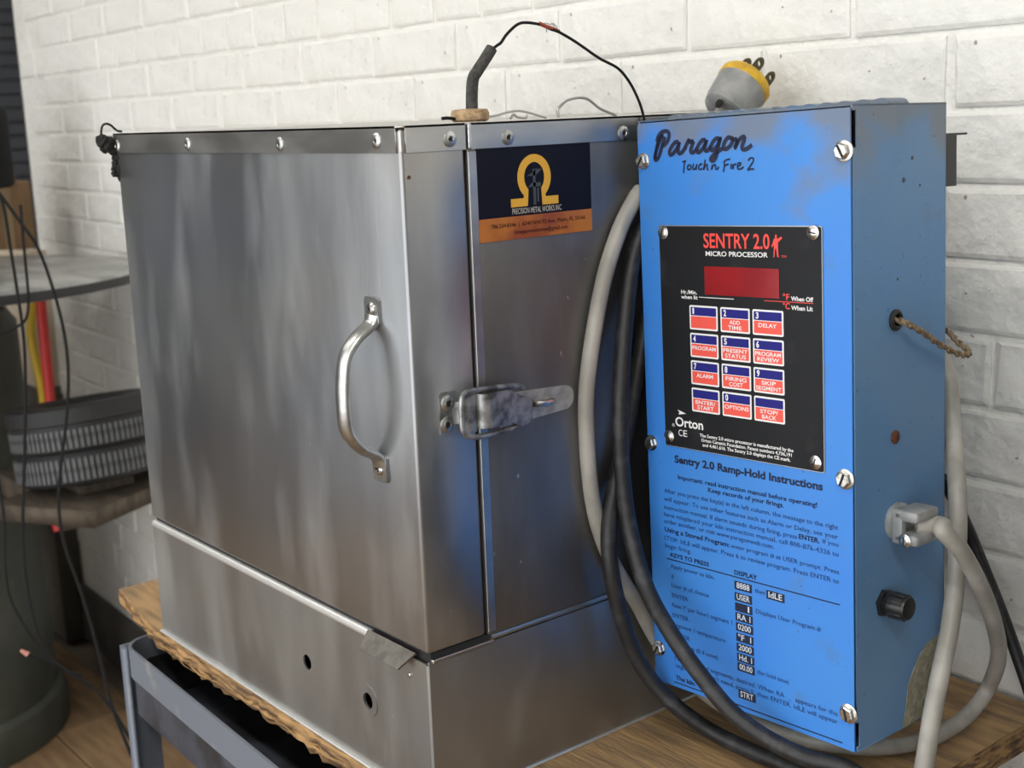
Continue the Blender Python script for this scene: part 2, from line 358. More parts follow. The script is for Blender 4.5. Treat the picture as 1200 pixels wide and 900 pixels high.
FLOORM = mat('worn_floor', (0.15, 0.12, 0.09), 0.75, 0.0, (0.08, 0.066, 0.055), 5, 8, bump=0.2, bscale=30)
bm = nb(); box(bm, (-5.0, -2.9, FZ - 0.12), (3.4, 3.0, FZ - 0.018)); floor = struct(obj('floor', bm, FLOORM))
PLANK = [mat('floor_plank_%d' % k, c, 0.75, 0.0, c2, 9, 8, (1, 6, 1), lo=.35, hi=.7, bump=0.25, bscale=40) for k, (c, c2) in enumerate(
    [((0.30, 0.19, 0.095), (0.17, 0.10, 0.05)), ((0.25, 0.155, 0.08), (0.13, 0.08, 0.04)), ((0.34, 0.215, 0.11), (0.20, 0.12, 0.06))])]
for i in range(27):
    y0 = -2.9 + i * 0.19
    if y0 + 0.187 > 0.64: break
    for j in range(5):
        xa = -4.0 + j * 1.5 + (0.6 if i % 2 else 0.0); bm = nb(); box(bm, (xa, y0, FZ - 0.018), (xa + 1.494, y0 + 0.186, FZ - random.uniform(0, .0012)), 0.0015, 1)
        obj('plank', bm, PLANK[(i * 2 + j) % 3], floor, smooth=False)
CEILM = mat('grey_ceiling', (0.55, 0.55, 0.53), 0.8)
bm = nb(); box(bm, (-5.0, -2.9, CEIL), (3.4, 3.0, CEIL + 0.1)); struct(obj('ceiling', bm, CEILM))
DIMW = mat('dim_shop_wall', (0.36, 0.36, 0.36), 0.7, 0.0, (0.28, 0.28, 0.28), 3, 6)
bm = nb(); box(bm, (-5.0, -2.9, FZ), (-4.9, 3.0, CEIL)); wl = struct(obj('wall_left', bm, DIMW))
bm = nb(); box(bm, (-4.9, -2.9, FZ), (-4.885, 0.4, 0.02), .004); struct(obj('reflected_band_left', bm, mat('reflected_blue', (.12, .17, .25), .5)))  # unseen blue band, added to give the kiln door its bluish reflection
bm = nb(); box(bm, (-5.0, -3.0, FZ), (-2.5, -2.9, CEIL)); struct(obj('wall_front_block', bm, DIMW))  # unseen wall piece, added to keep bright sky out of the door's reflection
bm = nb(); box(bm, (3.3, -2.9, FZ), (3.4, 3.0, CEIL)); struct(obj('wall_right', bm, DIMW))
bm = nb(); box(bm, (-5.0, 2.9, FZ), (3.4, 3.0, CEIL)); struct(obj('wall_rear', bm, mat('dark_rear_wall', (0.06, 0.065, 0.07), 0.8)))
for lx, ly, lp in LAMPS:
    t = thing('ceiling_lamp', {-0.9: 'twin tube ceiling lamp above the steel kiln', 1.35: 'twin tube ceiling lamp at the right end of the room', -2.6: 'twin tube ceiling lamp at the left end of the room'}[lx], 'lamp', (lx, ly, CEIL), None, 'ceiling tube lamps')
    bm = nb(); box(bm, (lx - .63, ly - .10, CEIL - .06), (lx + .63, ly + .10, CEIL), 0.004); obj('housing', bm, mat('lamp_white', (0.7, 0.7, 0.68), 0.5), t)
    for s in (-.05, .05):
        bm = nb(); lathe(bm, [(.013, 0), (.013, 1.2)], (lx - .6, ly + s, CEIL - .08), (1, 0, 0), 10)
        obj('tube', bm, mat('lit_tube', (0.9, 0.9, 0.9), 0.4, emit=((1, .97, .9), 6)), t)

# ------------------------------------------------------------------ unseen dark locker, added for the kiln side to reflect
lk = thing('added_locker', 'unseen dark locker added right of the board for the kiln side reflection', 'locker', (0.36, wall_y(.9) - .205, FZ), local=True)
LKM = mat('added_locker_dark', (0.035, 0.033, 0.032), 0.5, 0.2, (0.06, 0.055, 0.05), 9)
bm = nb(); box(bm, (0, 0, .03), (.55, .19, 1.14), .004); obj('body', bm, LKM, lk)
for k in (0, 1):
    bm = nb(); box(bm, (.006 + k * .272, -.014, .04), (.272 + k * .272, -.001, 1.13), .003); dr = obj('door', bm, LKM, lk)
    bm = nb(); box(bm, (.245 + k * .06, -.030, .62), (.257 + k * .06, -.013, .74), .004); obj('door_pull', bm, CHROME, dr)
bm = nb(); box(bm, (.02, .01, 0), (.53, .18, .03)); obj('plinth', bm, DARK, lk)

# ------------------------------------------------------------------ board and cart
KW, KD, KH, HB, TD = 0.4771, 0.385, 0.50, 0.1185, 0.055
board = thing('board', 'thick worn plywood board with split front edge under the kiln', 'board', (-0.2, 0.23, -0.025))
rnd = random.Random(3)
bm = nb(); n = 90; x0, x1 = -0.628, 0.222; yb = 0.476
prev = None
for i in range(n + 1):
    x = x0 + (x1 - x0) * i / n; fy = -0.0035 + 0.020 * max(0, (-0.50 - x) / 0.13); e = rnd.uniform(-.002, .002)
    b = wall_y(x) - 0.006 if x < .15 else wall_y(x) - 0.006
    cut = 0 if x > x0 + .02 else .008
    col = [bm.verts.new(q) for q in ((x, fy + e * .4 + cut * 0, 0), (x, b, 0), (x, b, -0.024), (x, fy + 0.004 + rnd.uniform(-.002, .005), -0.024 + rnd.uniform(-.002, .003)), (x, fy - .001 + rnd.uniform(-.003, .002), -0.013), (x, fy - .001 + rnd.uniform(-.003, .001), -0.005))]
    if prev:
        for k in range(6): bm.faces.new((prev[k], prev[(k + 1) % 6], col[(k + 1) % 6], col[k]))
    else: bm.faces.new(col)
    prev = col
bm.faces.new(prev)
for f in bm.faces: f.material_index = 1 if abs(f.normal.z) < .6 else 0
bo = obj('plywood', bm, WOODT, board, smooth=False); bo.data.materials.append(WOODE)
bm2 = bmesh.new(); bm2.from_mesh(bo.data)
for f in bm2.faces: f.material_index = 0 if abs(f.normal.z) > .8 else 1
bm2.to_mesh(bo.data); bm2.free()
bm = nb()                                                    # splinters along the split edge
for i in range(30):
    x = rnd.uniform(-.6, .16); z = rnd.uniform(-.017, -.007); l = rnd.uniform(.015, .06); w = rnd.uniform(.0004, .0010)
    fy = -0.0045 + 0.020 * max(0, (-0.50 - x) / 0.13)
    tube(bm, [(x, fy, z), (x + l * .5, fy - rnd.uniform(.001, .0035), z + rnd.uniform(-.002, .002)), (x + l, fy, z + rnd.uniform(-.003, .003))], w, 5)
obj('splinters', bm, WOODE, board)['kind'] = 'stuff'

ra = onz(150, 757, -.027); rb = onz(322, 897, -.027); ang = math.atan2(rb.y - ra.y, rb.x - ra.x)
ca = onz(141, 752, -.027)
cart = thing('utility_cart', 'blue-grey chipped steel cart with open tray under the board', 'cart', (ca.x, ca.y, FZ), (0, 0, ang), local=True)
CH = -.027 - FZ; CL, CD = 0.74, 0.43
bm = nb(); loop = rrect(0, 0, CL, CD, .028, 5)
inner = rrect(.003, .003, CL - .003, CD - .003, .026, 5)
add(bm, sheet([loop, inner], .033, Matrix.Translation((0, 0, CH - .033))))
obj('rim', bm, CARTM, cart, ang=50)
bm = nb(); add(bm, sheet([rrect(.004, .004, CL - .004, CD - .004, .024, 5)], .002, Matrix.Translation((0, 0, CH - .075))))
add(bm, sheet([rrect(.003, .003, CL - .003, CD - .003, .026, 5), rrect(.0055, .0055, CL - .0055, CD - .0055, .024, 5)], .05, Matrix.Translation((0, 0, CH - .075))))
obj('tray', bm, mat('shaded_tray', (0.07, 0.078, 0.10), 0.55, .2, (0.03, 0.03, 0.035), 20, 7), cart, ang=50)  # darker than the cart paint: shadow under the board is put into the colour
bm = nb(); add(bm, sheet([rrect(0, 0, CL, CD, .028, 5)], .02, Matrix.Translation((0, 0, .18)))); obj('lower_shelf', bm, CARTM, cart, ang=50)
for (lx, ly, sx, sy) in ((-.001, -.001, 1, 1), (CL + .001, -.001, -1, 1), (-.001, CD + .001, 1, -1), (CL + .001, CD + .001, -1, -1)):
    t = .0035; w = .034
    pr = [(0, 0), (w * .45, 0), (w * .45, t), (t, t), (t, w), (0, w)]
    pr = [(lx + sx * a, ly + sy * b) for a, b in pr]; bm = nb(); add(bm, sheet([pr], CH - .004, Matrix.Translation((0, 0, 0))))
    lg = obj('leg', bm, CARTM, cart, smooth=False)
    for k in range(3):
        bm = nb(); lathe(bm, [(.0065, 0), (.0065, .003), (.004, .005)], (lx - sx * .000, ly + sy * .02, CH - .02 - k * .24), (-sx, 0, 0), 8); obj('bolt', bm, CARTM, lg)

# ------------------------------------------------------------------ kiln
kiln = thing('kiln', 'brushed steel front-loading kiln with handle and draw latch on the board', 'kiln', (-KW / 2, KD / 2, 0))
# base cabinet, hollow sheet with two drilled holes
h1 = ony(360, 776); h2 = ony(432, 821)
bm = nb()
add(bm, sheet([rrect(-KW, .0004, -.003, HB - .004, .0005), circ(h1.x, h1.z, .0066), circ(h2.x, h2.z, .0066)], .0015, FRONT(.0015)))
add(bm, sheet([rrect(.001, .0004, KD, HB - .002, .0005)], .0015, SIDE(-.0015)))
add(bm, sheet([rrect(.001, .0004, KD, HB - .002, .0005)], .0015, SIDE(-KW)))
add(bm, sheet([rrect(-KW, .0004, 0, HB - .002, .0005)], .0015, FRONT(KD)))
tube(bm, [(-.0032, .0032, .0004), (-.0032, .0032, HB - .005)], .0032, 12)
base = obj('base_cabinet', bm, STEEL_B, kiln)
bm = nb(); box(bm, (-KW + .002, .004, HB - .006), (-.002, KD - .002, HB + .0035)); obj('base_deck', bm, mat('dark_gap', (0.03, 0.03, 0.03), 0.6, 0.4), base)
bm = nb(); tube(bm, [(-KW + .0005, .0035, HB - .004), (-.078, .0035, HB - .004)], .0042, 12); obj('rolled_edge', bm, mat('bright_edge', (0.86, 0.86, 0.85), .42, .8), base)
bm = nb(); box(bm, (-KW, -.0036, 0.0002), (-.002, .003, .0022), .0006, 1); obj('bottom_flange', bm, mat('bright_edge', (0.8, 0.8, 0.8), .3, 1.0), base)
bm = nb(); box(bm, (-.002, .0, 0.0002), (.0022, KD, .0022), .0006, 1); obj('bottom_flange', bm, mat('bright_edge', (0.8, 0.8, 0.8), .3, 1.0), base)
bm = nb(); tube(bm, [(-.0015, TD + .004, HB + .001), (-.0015, KD, HB + .001)], .0026, 10); box(bm, (-.004, .004, HB - .004), (.001, TD + .006, HB - .001), .0006, 1); obj('rolled_edge', bm, STRIP, base)
bm = nb(); add(bm, sheet([circ(h2.x, h2.z, .013), circ(h2.x, h2.z, .0068)], .0008, FRONT(0))); obj('washer', bm, STEEL_B, base)
bm = nb(); lathe(bm, [(.0022, 0), (.0020, .0010), (.001, .0014)], ony(480.5, 791), (0, -1, 0), 12); obj('rivet', bm, CHROME, base)
ta, tb, tc_, td_ = onz(442, 747, HB), onz(492, 768, HB), None, None
Mt = basis((-.079, -.0005, HB + .0015), (1, 0, 0), (0, -.70, -.72)); bm = nb()
add(bm, sheet([[(0, 0), (.064, 0), (.056, .0165), (.004, .0165)]], .0016, Mt)); obj('bent_tab', bm, mat('dull_tab', (.22, .21, .19), .5, 1.0, (.16, .15, .135), 90), base)
# door
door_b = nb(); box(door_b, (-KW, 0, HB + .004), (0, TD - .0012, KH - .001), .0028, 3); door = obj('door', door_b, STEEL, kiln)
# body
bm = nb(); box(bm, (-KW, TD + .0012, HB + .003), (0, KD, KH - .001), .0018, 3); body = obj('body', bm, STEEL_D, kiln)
bm = nb(); box(bm, (-KW + .003, TD - .004, HB + .006), (-.003, TD + .004, KH - .003)); obj('door_gap', bm, DARK, body)
ZS = .4826
def cap(bm, ax, a, b, lip):
    if ax == 'x':
        add(bm, sheet([[(a, ZS), (b, ZS), (b, KH + .0006), (a, KH + .0006)]], .0014, FRONT(0)))
    else:
        add(bm, sheet([[(a, ZS), (b, ZS), (b, KH + .0006), (a, KH + .0006)]], .0014, SIDE(0)))
bm = nb(); cap(bm, 'x', -KW - .001, -.0035, 0); cap(bm, 'y', .0035, TD - .001, 0)
add(bm, sheet([[(-KW - .001, -.0014), (-.0035, -.0014), (.0014, .0035), (.0014, TD - .001), (-KW - .001, TD - .001)]], .0014, TOP(KH - .0008)))
dcap = obj('door_top_strip', bm, STRIP, door, smooth=False)
bm = nb(); tube(bm, [(-.0012, .0012, ZS + .001), (-.0012, .0012, KH - .003)], .0016, 10); obj('corner_bead', bm, STRIP, door)
bm = nb(); cap(bm, 'y', TD + .0035, KD, 0)
add(bm, sheet([[(-KW, TD + .0015), (.0014, TD + .0015), (.0014, KD), (-KW, KD)]], .0014, TOP(KH - .0008)))
obj('body_top_strip', bm, STRIP, body, smooth=False)
bm = nb(); box(bm, (-.0005, TD + .0012, ZS + .0005), (.0019, TD + .0042, KH + .0003), .0004, 1); obj('strip_seam', bm, CHROME, body)
bm = nb(); box(bm, (-.0004, TD + .0012, HB + .006), (.0006, TD + .0085, ZS - .0015), .0003, 1); obj('seam_fold', bm, STRIP, body)
def rivet(p, axis, parent, r=.0055, m=ZINC):
    bm = nb(); lathe(bm, [(r, 0), (r, .0005), (r * .82, .0013), (r * .42, .0016), (r * .36, .0009), (r * .30, .0004)], p, axis, 20)
    o = obj('rivet', bm, m, parent)
    bm = nb(); lathe(bm, [(r * .27, .0), (r * .25, .0006)], Vector(p) + Vector(axis) * .0004, axis, 10); obj('pin', bm, DARK, o) if parent in (kiln,) else obj('rivet_pin', bm, DARK, parent)
for px in ((137.5, 171), (220, 169), (328, 169), (441, 165)): rivet(ony(*px, -.0014), (0, -1, 0), door)
rivet(onx(527, 163, .0014), (1, 0, 0), door)
for px in ((595, 161), (730.5, 156)): rivet(onx(*px, .0014), (1, 0, 0), body)
for y in (.30, .375): rivet((.0014, y, .4905), (1, 0, 0), body)
bm = nb(); lathe(bm, [(.0014, 0), (.0014, .0006)], onx(479, 208), (1, 0, 0), 10); obj('rust_spot', bm, RUSTY, door)
# handle
handle = None
fx0, fx1 = -.0525, -.0345
bm = nb(); add(bm, sheet([rrect(fx0, .362, fx1, .382, .003)], .003, FRONT(0))); add(bm, sheet([rrect(fx0 - .0015, .2455, fx1 - .0015, .266, .003)], .003, FRONT(0)))
fxm = (fx0 + fx1) / 2
path = spline([(fxm, -.0015, .368), (fxm, -.005, .362), (fxm, -.017, .354), (fxm - .001, -.026, .342), (fxm - .001, -.0295, .325), (fxm - .001, -.0305, .306), (fxm - .002, -.028, .287), (fxm - .0015, -.018, .2735), (fxm - .0015, -.006, .266), (fxm - .0015, -.0015, .259)], 8)
tube(bm, path, .0072, 14, .55, up=(1, 0, 0), rfun=lambda t: 1.0 + .22 * abs(2 * t - 1) ** 6)
handle = obj('handle', bm, ZINC, door, ang=50)
for z, dx in ((.3735, 0), (.2548, -.0015)):
    bm = nb(); p = Vector((fxm + dx, -.003, z)); r = .0048
    lathe(bm, [(r, 0), (r, .0006), (r * .8, .0016), (r * .42, .0019), (r * .34, .001)], p, (0, -1, 0), 18); obj('handle_rivet', bm, CHROME, door)
    bm = nb(); lathe(bm, [(r * .33, 0), (r * .30, .0008)], p + Vector((0, -.001, 0)), (0, -1, 0), 10); obj('rivet_pin', bm, DARK, door)
# draw latch
def sp(u, v, X): q = onx(u, v, X); return (q.y, q.z)
bm = nb(); a = sp(514, 461, .001); b = sp(533, 461, .001); c = sp(535, 506, .001); d = sp(517, 511, .001)
add(bm, sheet([rrect(a[0], c[1] - .001, b[0] + .001, a[1], .002)], .0016, SIDE(0)))
kp = obj('latch_plate', bm, OLDSTEEL, door)
for px in ((524.5, 472.5), (523.5, 497.5)): 
    p = onx(*px, .0016); r = .0058; bm = nb(); lathe(bm, [(r, 0), (r, .0006), (r * .8, .0016), (r * .42, .0019), (r * .34, .001)], p, (1, 0, 0), 18); obj('rivet', bm, ZINC, kp)
    bm = nb(); lathe(bm, [(r * .33, 0), (r * .30, .0008)], p + Vector((.001, 0, 0)), (1, 0, 0), 10); obj('rivet_pin', bm, DARK, kp)
# hook: neck, then curled lip
yk, zk = sp(535, 485, .002); yh0, zh = sp(543, 485, .014); yh1, _ = sp(561, 485, .014)
ztop = sp(552, 464, .014)[1]; zbot = sp(552, 507, .014)[1]
def strip(bm, prof, z0, z1, th=.0018):
    """bent sheet: profile in (y, x), width z0..z1; prof entries may carry their own z range"""
    up, lo = [], []
    for i, q in enumerate(prof):
        p0 = Vector(prof[max(i - 1, 0)][:2]); p1 = Vector(prof[min(i + 1, len(prof) - 1)][:2]); t = (p1 - p0).normalized(); nrm = Vector((-t.y, t.x)) * th / 2
        za, zb = (q[2], q[3]) if len(q) > 2 else (z0, z1)
        up.append([bm.verts.new((q[1] + nrm.y, q[0] + nrm.x, zz)) for zz in (za, zb)]); lo.append([bm.verts.new((q[1] - nrm.y, q[0] - nrm.x, zz)) for zz in (za, zb)])
    for i in range(len(prof) - 1):
        bm.faces.new((up[i][0], up[i + 1][0], up[i + 1][1], up[i][1])); bm.faces.new((lo[i][0], lo[i][1], lo[i + 1][1], lo[i + 1][0]))
        bm.faces.new((up[i][0], lo[i][0], lo[i + 1][0], up[i + 1][0])); bm.faces.new((up[i][1], up[i + 1][1], lo[i + 1][1], lo[i][1]))
    bm.faces.new((up[0][0], up[0][1], lo[0][1], lo[0][0])); bm.faces.new((up[-1][0], lo[-1][0], lo[-1][1], up[-1][1]))
bm = nb(); zc = (ztop + zbot) / 2
strip(bm, [(yk - .003, .0012, zc - .008, zc + .008), (yk + .002, .003, zc - .008, zc + .008), (yk + .004, .008, zc - .010, zc + .010), (yh0, .0125, zbot, ztop), (yh0 + .005, .0142, zbot, ztop), (yh1 - .004, .0140, zbot, ztop), (yh1, .011, zbot, ztop), (yh1 + .001, .007, zbot, ztop)], zbot, ztop)
obj('latch_hook', bm, OLDSTEEL, kp, ang=60)
# base of the toggle on the body, with rounded end
ye, ze = sp(672, 468, .001); y6, z6a = sp(640, 455, .001); z6b = sp(640, 482, .001)[1]; hw = (z6a - z6b) / 2 + .0005; zm = (z6a + z6b) / 2 - .001
lo_ = [(y6 - .045, zm - hw - .003)] + [(ye - hw + hw * math.cos(R(t)), zm + hw * math.sin(R(t))) for t in range(-90, 91, 15)] + [(y6 - .045, zm + hw + .003)]
bm = nb(); add(bm, sheet([lo_], .0018, SIDE(0))); lb = obj('latch_base', bm, mat('dull_zinc', (.50, .51, .50), .5, .6, (.36, .37, .36), 120), body)
bm = nb(); yr, zr = sp(640, 471, .006)
tube(bm, [(.001, yr - .010, zr), (.0065, yr - .009, zr), (.0085, yr - .002, zr), (.0075, yr + .005, zr), (.001, yr + .006, zr)], .0026, 10); obj('staple', bm, CHROME, lb)
# lever
yl0, _ = sp(563, 485, .018); yl1, _ = sp(622, 478, .012); za = sp(572, 461, .018)[1]; zb_ = sp(570, 502, .018)[1]; zc_ = sp(622, 461, .01)[1]; zd_ = sp(622, 494, .01)[1]
bm = nb(); ln = yl1 - yl0
prof = [(yl0 + .003, .007, zb_, za), (yl0, .012, zb_, za), (yl0 + .003, .0175, zb_, za), (yl0 + .008, .0195, zb_, za), (yl0 + .014, .0185, zb_, za), (yl0 + ln * .55, .0165, zb_ + .0005, za - .001), (yl0 + ln * .8, .0145, zd_ - .001, zc_ + .001), (yl1, .0125, zd_ + .002, zc_ - .002)]
strip(bm, prof, zb_, za)
box(bm, (.0018, yl0 + .010, zb_ + .001), (.0155, yl1 - .004, zb_ + .0025)); box(bm, (.0018, yl0 + .010, zc_ - .004), (.0140, yl1 - .004, zc_ - .0025))
box(bm, (.0018, yl0 + .012, zb_ + .003), (.006, yl1 + .008, zc_ - .005), .0008, 1)
lever = obj('latch_lever', bm, OLDSTEEL, lb, ang=60)
P = lambda u, v, X: onx(u, v, X)
bm = nb(); tube(bm, spline([P(613, 455, .012), P(604, 452, .013), P(585, 453.5, .014), P(553, 458, .015), P(544, 462, .0155), P(541, 470, .0155), P(541, 490, .0155), P(543, 506, .0155), P(548, 511, .0155), P(560, 512, .015), P(585, 506, .014), P(602, 501, .013), P(605, 497, .012)], 6), .0021, 10)
obj('latch_bail', bm, OLDSTEEL, lb)
# business card sticker
Y0, Y1, S0, S1 = .0632, .1712, .4165, .4825
bm = nb(); add(bm, sheet([[(Y0, S0), (Y1, S0), (Y1, S1), (Y0, S1)]], .0006, SIDE(0))); card = obj('card_sticker', bm, CARD_K, kiln, smooth=False); card['label'] = 'dark business card sticker with a gold horseshoe emblem'
Mc = SIDE(.0012); hb_ = .0165
bm = nb(); add(bm, sheet([[(Y0, S0), (Y1, S0), (Y1, S0 + hb_), (Y0, S0 + hb_)]], .0003, SIDE(.0006))); obj('orange_band', bm, CARD_O, card, smooth=False)
cy, cz = .1155, .4600; om = []
def pol(r, ryy, t): return (cy + r * math.cos(R(t)), cz + ryy * math.sin(R(t)))
om += [pol(.0158, .0165, t) for t in range(-50, 231, 8)]
om += [(cy - .0105, .4455), (cy - .0225, .4455), (cy - .0225, .4395), (cy - .0070, .4395)]
om += [pol(.0096, .0108, t) for t in range(232, -53, -8)]
om += [(cy + .0070, .4395), (cy + .0225, .4395), (cy + .0225, .4455), (cy + .0105, .4455)]
bm = nb(); add(bm, sheet([om], .0003, SIDE(.0006))); obj('emblem', bm, GOLD, card, smooth=False)
bm = nb()
for q in ([(cy - .0012, .4400), (cy + .0012, .4400), (cy + .0012, .4660), (cy - .0012, .4660)], [(cy - .0070, .4610), (cy + .0012, .4610), (cy + .0075, .4655), (cy + .0012, .4660), (cy - .0010, .4635)], [(cy - .0060, .4530), (cy + .0060, .4530), (cy + .0060, .4560), (cy - .0020, .4560)], [(cy + .0025, .4420), (cy + .0040, .4420), (cy + .0040, .4520), (cy + .0025, .4520)]):
    add(bm, sheet([q], .0002, SIDE(.0006)))
obj('caliper_drawing', bm, CARD_G, card, smooth=False)
write('lettering', 'PRECISION METAL WORKS INC', .0935, .1405, .4345, .0040, Mc, CARD_W, card, .004)
write('lettering', '786.234.8346  |  6340 NW 72 Ave, Miami, FL 33166', .0735, .1640, .4258, .0028, Mc, CARD_K, card)
write('lettering', 'Omegaprecisionmw@gmail.com', .0940, .1460, .4203, .0028, Mc, CARD_K, card)
# lettering on the band sits 0.3 mm proud already
# charred lump at the top left corner
bm = nb(); rnd = random.Random(5)
def lump(bm, c, r, k):
    t = bmesh.new(); bmesh.ops.create_icosphere(t, subdivisions=2, radius=r); rr = random.Random(k)
    for v in t.verts: v.co = Vector(c) + v.co * rr.uniform(.65, 1.25)
    add(bm, t)
for i, (u, v, r) in enumerate(((121, 166, .007), (126, 170, .008), (130, 172, .007), (119, 163, .005), (139, 186, .006), (141, 194, .007), (141, 201, .006), (136, 190, .004), (135, 199, .004), (134, 204, .003), (142, 209, .003))):
    lump(bm, onx(u, v, -KW - .001), r, i)
tube(bm, spline([onx(118, 162, -KW - .004), onx(119.5, 149, -KW - .004), onx(124, 145, -KW), onx(130, 147, -KW), onx(137, 153, -KW), onx(143, 154, -KW)], 6), .0011, 6)
tag(obj('burnt_wire', bm, CHAR, None, onx(135, 172, -KW)), 'charred black wire clump stuck at the kiln top left corner', 'wire')

# ------------------------------------------------------------------ thermocouple on the kiln top
tp = onx(551, 140, -.012); tp.z = KH + .0012
tcp = thing('thermocouple', 'ceramic bead with black sleeve and arching lead on the kiln top', 'thermocouple', tp)
bm = nb(); lathe(bm, [(.0115, 0), (.0135, .0015), (.0138, .006), (.0125, .0085), (.006, .009)], tp, (0, 0, 1), 22); obj('bead', bm, CERAMIC, tcp)
dX = tp.x
bm = nb(); tube(bm, spline([tp + Vector((.001, .001, .007)), onx(553, 108, dX), onx(554.5, 92, dX), onx(559, 84, dX), onx(568, 70, dX), onx(576, 57, dX)], 8), .0043, 12); obj('sleeve', bm, SLEEVE, tcp)
bm = nb(); tube(bm, spline([onx(575, 59, dX), onx(583, 53, dX), onx(587, 50, dX), onx(594, 40, dX), onx(606, 29, dX), onx(617, 26.5, dX), onx(634, 29, dX), onx(645, 34, dX), onx(656, 38, dX + .003), onx(676, 50, dX + .006), onx(702, 68, dX + .012), onx(724, 80, dX + .018), onx(738, 97, dX + .016), onx(748, 117, dX + .016), onx(754, 136, dX + .016), onx(758, 160, dX + .017)], 7), .0011, 7); ld = obj('lead', bm, WIRE, tcp)
bm = nb(); tube(bm, spline([onx(632, 27.5, dX), onx(640, 31, dX), onx(648, 34, dX), onx(655, 37, dX)], 5), .0016, 6)
obj('exposed_core', bm, mat('red_core', (0.35, 0.06, 0.03), 0.6), tcp)
bm = nb()
for a in ([(628, 29), (640, 27), (646, 29)], [(650, 36), (649, 30), (646, 27)], [(640, 33), (641, 38)], [(654, 37), (652, 31), (648, 27)]): tube(bm, [onx(u, v, dX) for u, v in a], .0004, 5)
obj('frayed_strands', bm, SILVERW, tcp)
bm = nb(); tube(bm, spline([onx(518, 139, dX), onx(525, 138.3, dX), onx(535, 139.5, dX), onx(545, 139.5, dX)], 5), .0012, 6); obj('pigtail', bm, WIRE, tcp)
bm = nb(); tube(bm, spline([onx(565, 136.5, dX), onx(580, 135.5, dX - .002), onx(597, 131, dX - .004), onx(610, 130, dX - .006), onx(627, 134, dX - .006), onx(640, 138, dX - .006)], 6), .0009, 6)
tube(bm, spline([onx(598, 139, dX - .006), onx(602, 134, dX - .006), onx(606, 137, dX - .006), onx(616, 138, dX - .006), onx(618, 134.5, dX - .006)], 6), .0009, 6)
obj('bare_wire', bm, SILVERW, tcp)
w = thing('wire_loop', 'thin grey wire loop rising behind the kiln top strip', 'wire', onx(655, 139, -.02))
bm = nb(); tube(bm, spline([onx(655, 137.2, -.02), onx(653.5, 129, -.02), onx(660, 121, -.02), onx(668, 116.5, -.02), onx(680, 114.5, -.02), onx(690, 117, -.02), onx(703, 127, -.02), onx(720, 134.5, -.02), onx(722, 136, -.02)], 6), .0011, 6); obj('wire', bm, SILVERW, w)

# ------------------------------------------------------------------ blue controller box
ctl = thing('kiln_controller', 'scuffed blue kiln controller box with black keypad panel beside the kiln', 'controller', BO, BR, local=True)
bm = nb(); th = .0012; w0 = .0022
side2d = [(w0, 0), (BD, 0), (BD, BH), (w0 - .0008, BH), (w0 - .0008, BH - .004), (.0058, BH - .004), (.0058, BH - .028), (w0, BH - .028), (w0, .022), (.0052, .022), (.0052, .004), (w0, .004)]
# right wall with round openings
holes = []
for px in ((1049, 375),): q = bside(*px); holes.append(circ(q.y, q.z, .0052, 16))
add(bm, sheet([side2d] + holes, th, basis((BW - th, 0, 0), (0, 1, 0), (0, 0, 1))))
add(bm, sheet([side2d], th, basis((0, 0, 0), (0, 1, 0), (0, 0, 1))))
add(bm, sheet([[(0, w0), (BW, w0), (BW, BD), (0, BD)]], th, TOP(BH - th))); add(bm, sheet([[(0, w0), (BW, w0), (BW, BD), (0, BD)]], th, TOP(0)))
add(bm, sheet([[(0, 0), (BW, 0), (BW, BH), (0, BH)]], th, FRONT(BD)))
case = obj('case', bm, BLUE_S, ctl, smooth=False)
# stamped louvres in the top
for u0, u1, w in ((buv(797, 132, .055).x, buv(903, 124, .055).x, .052), (buv(908, 124, .07).x, BW - .012, .072)):
    n = 7; L = (u1 - u0) / n
    bm = nb(); box(bm, (u0, w - .012, BH - .0005), (u1, w + .012, BH + .0022), .001, 1); rb_ = obj('louvre_plate', bm, BLUE_S, case)
    for k in range(n):
        bm = nb(); tube(bm, [(u0 + L * (k + .5), w - .011, BH + .0018), (u0 + L * (k + .5), w + .011, BH + .0018)], L * .46, 12, .42, up=(1, 0, 0)); obj('louvre', bm, BLUE_S, case)
# front panel
bm = nb(); add(bm, sheet([[(.0, .001), (BW - .0008, .001), (BW - .0008, BH - .002), (.002, BH - .002), (0, BH - .004)]], .0014, FRONT(.0014)))
panel = obj('front_panel', bm, BLUE, ctl, smooth=False)
# hex slotted screws of the panel
def screw(p, r, parent, m, hexa=True, ang=0.4, ax=(0, -1, 0), slot=True):
    p = Vector(p); ax = Vector(ax); bm = nb()
    lathe(bm, [(r, 0), (r, .0010), (r * .8, .0014)], p, ax, 20)
    if hexa: lathe(bm, [(r * .80, .001), (r * .80, .0040), (r * .66, .0048)], p, ax, 6)
    else: lathe(bm, [(r * .92, .0005), (r * .8, .0016), (r * .45, .0024)], p, ax, 16)
    o = obj('screw', bm, m, parent, ang=25)
    if slot:
        e = frame(ax); d = e @ Vector((math.cos(ang), math.sin(ang), 0)); q = ax.cross(d); top = .0049 if hexa else .0022
        bm = nb(); M = basis(p + ax * (top - .0006), d, q); add(bm, sheet([[(-r * .62, -r * .10), (r * .62, -r * .10), (r * .62, r * .10), (-r * .62, r * .10)]], .0010, M)); obj('screw_slot', bm, DARK, parent, smooth=False)
for i, px in enumerate(((752.5, 189), (987, 177), (762, 519), (989, 562), (771.5, 760), (993, 837))):
    q = buv(*px, -.002); screw((q.x, 0, q.z), .0072 if i in (1, 3, 5) else .0062, panel, CHROME, True, (.15, 1.3, .5, .4, .2, 1.0)[i])
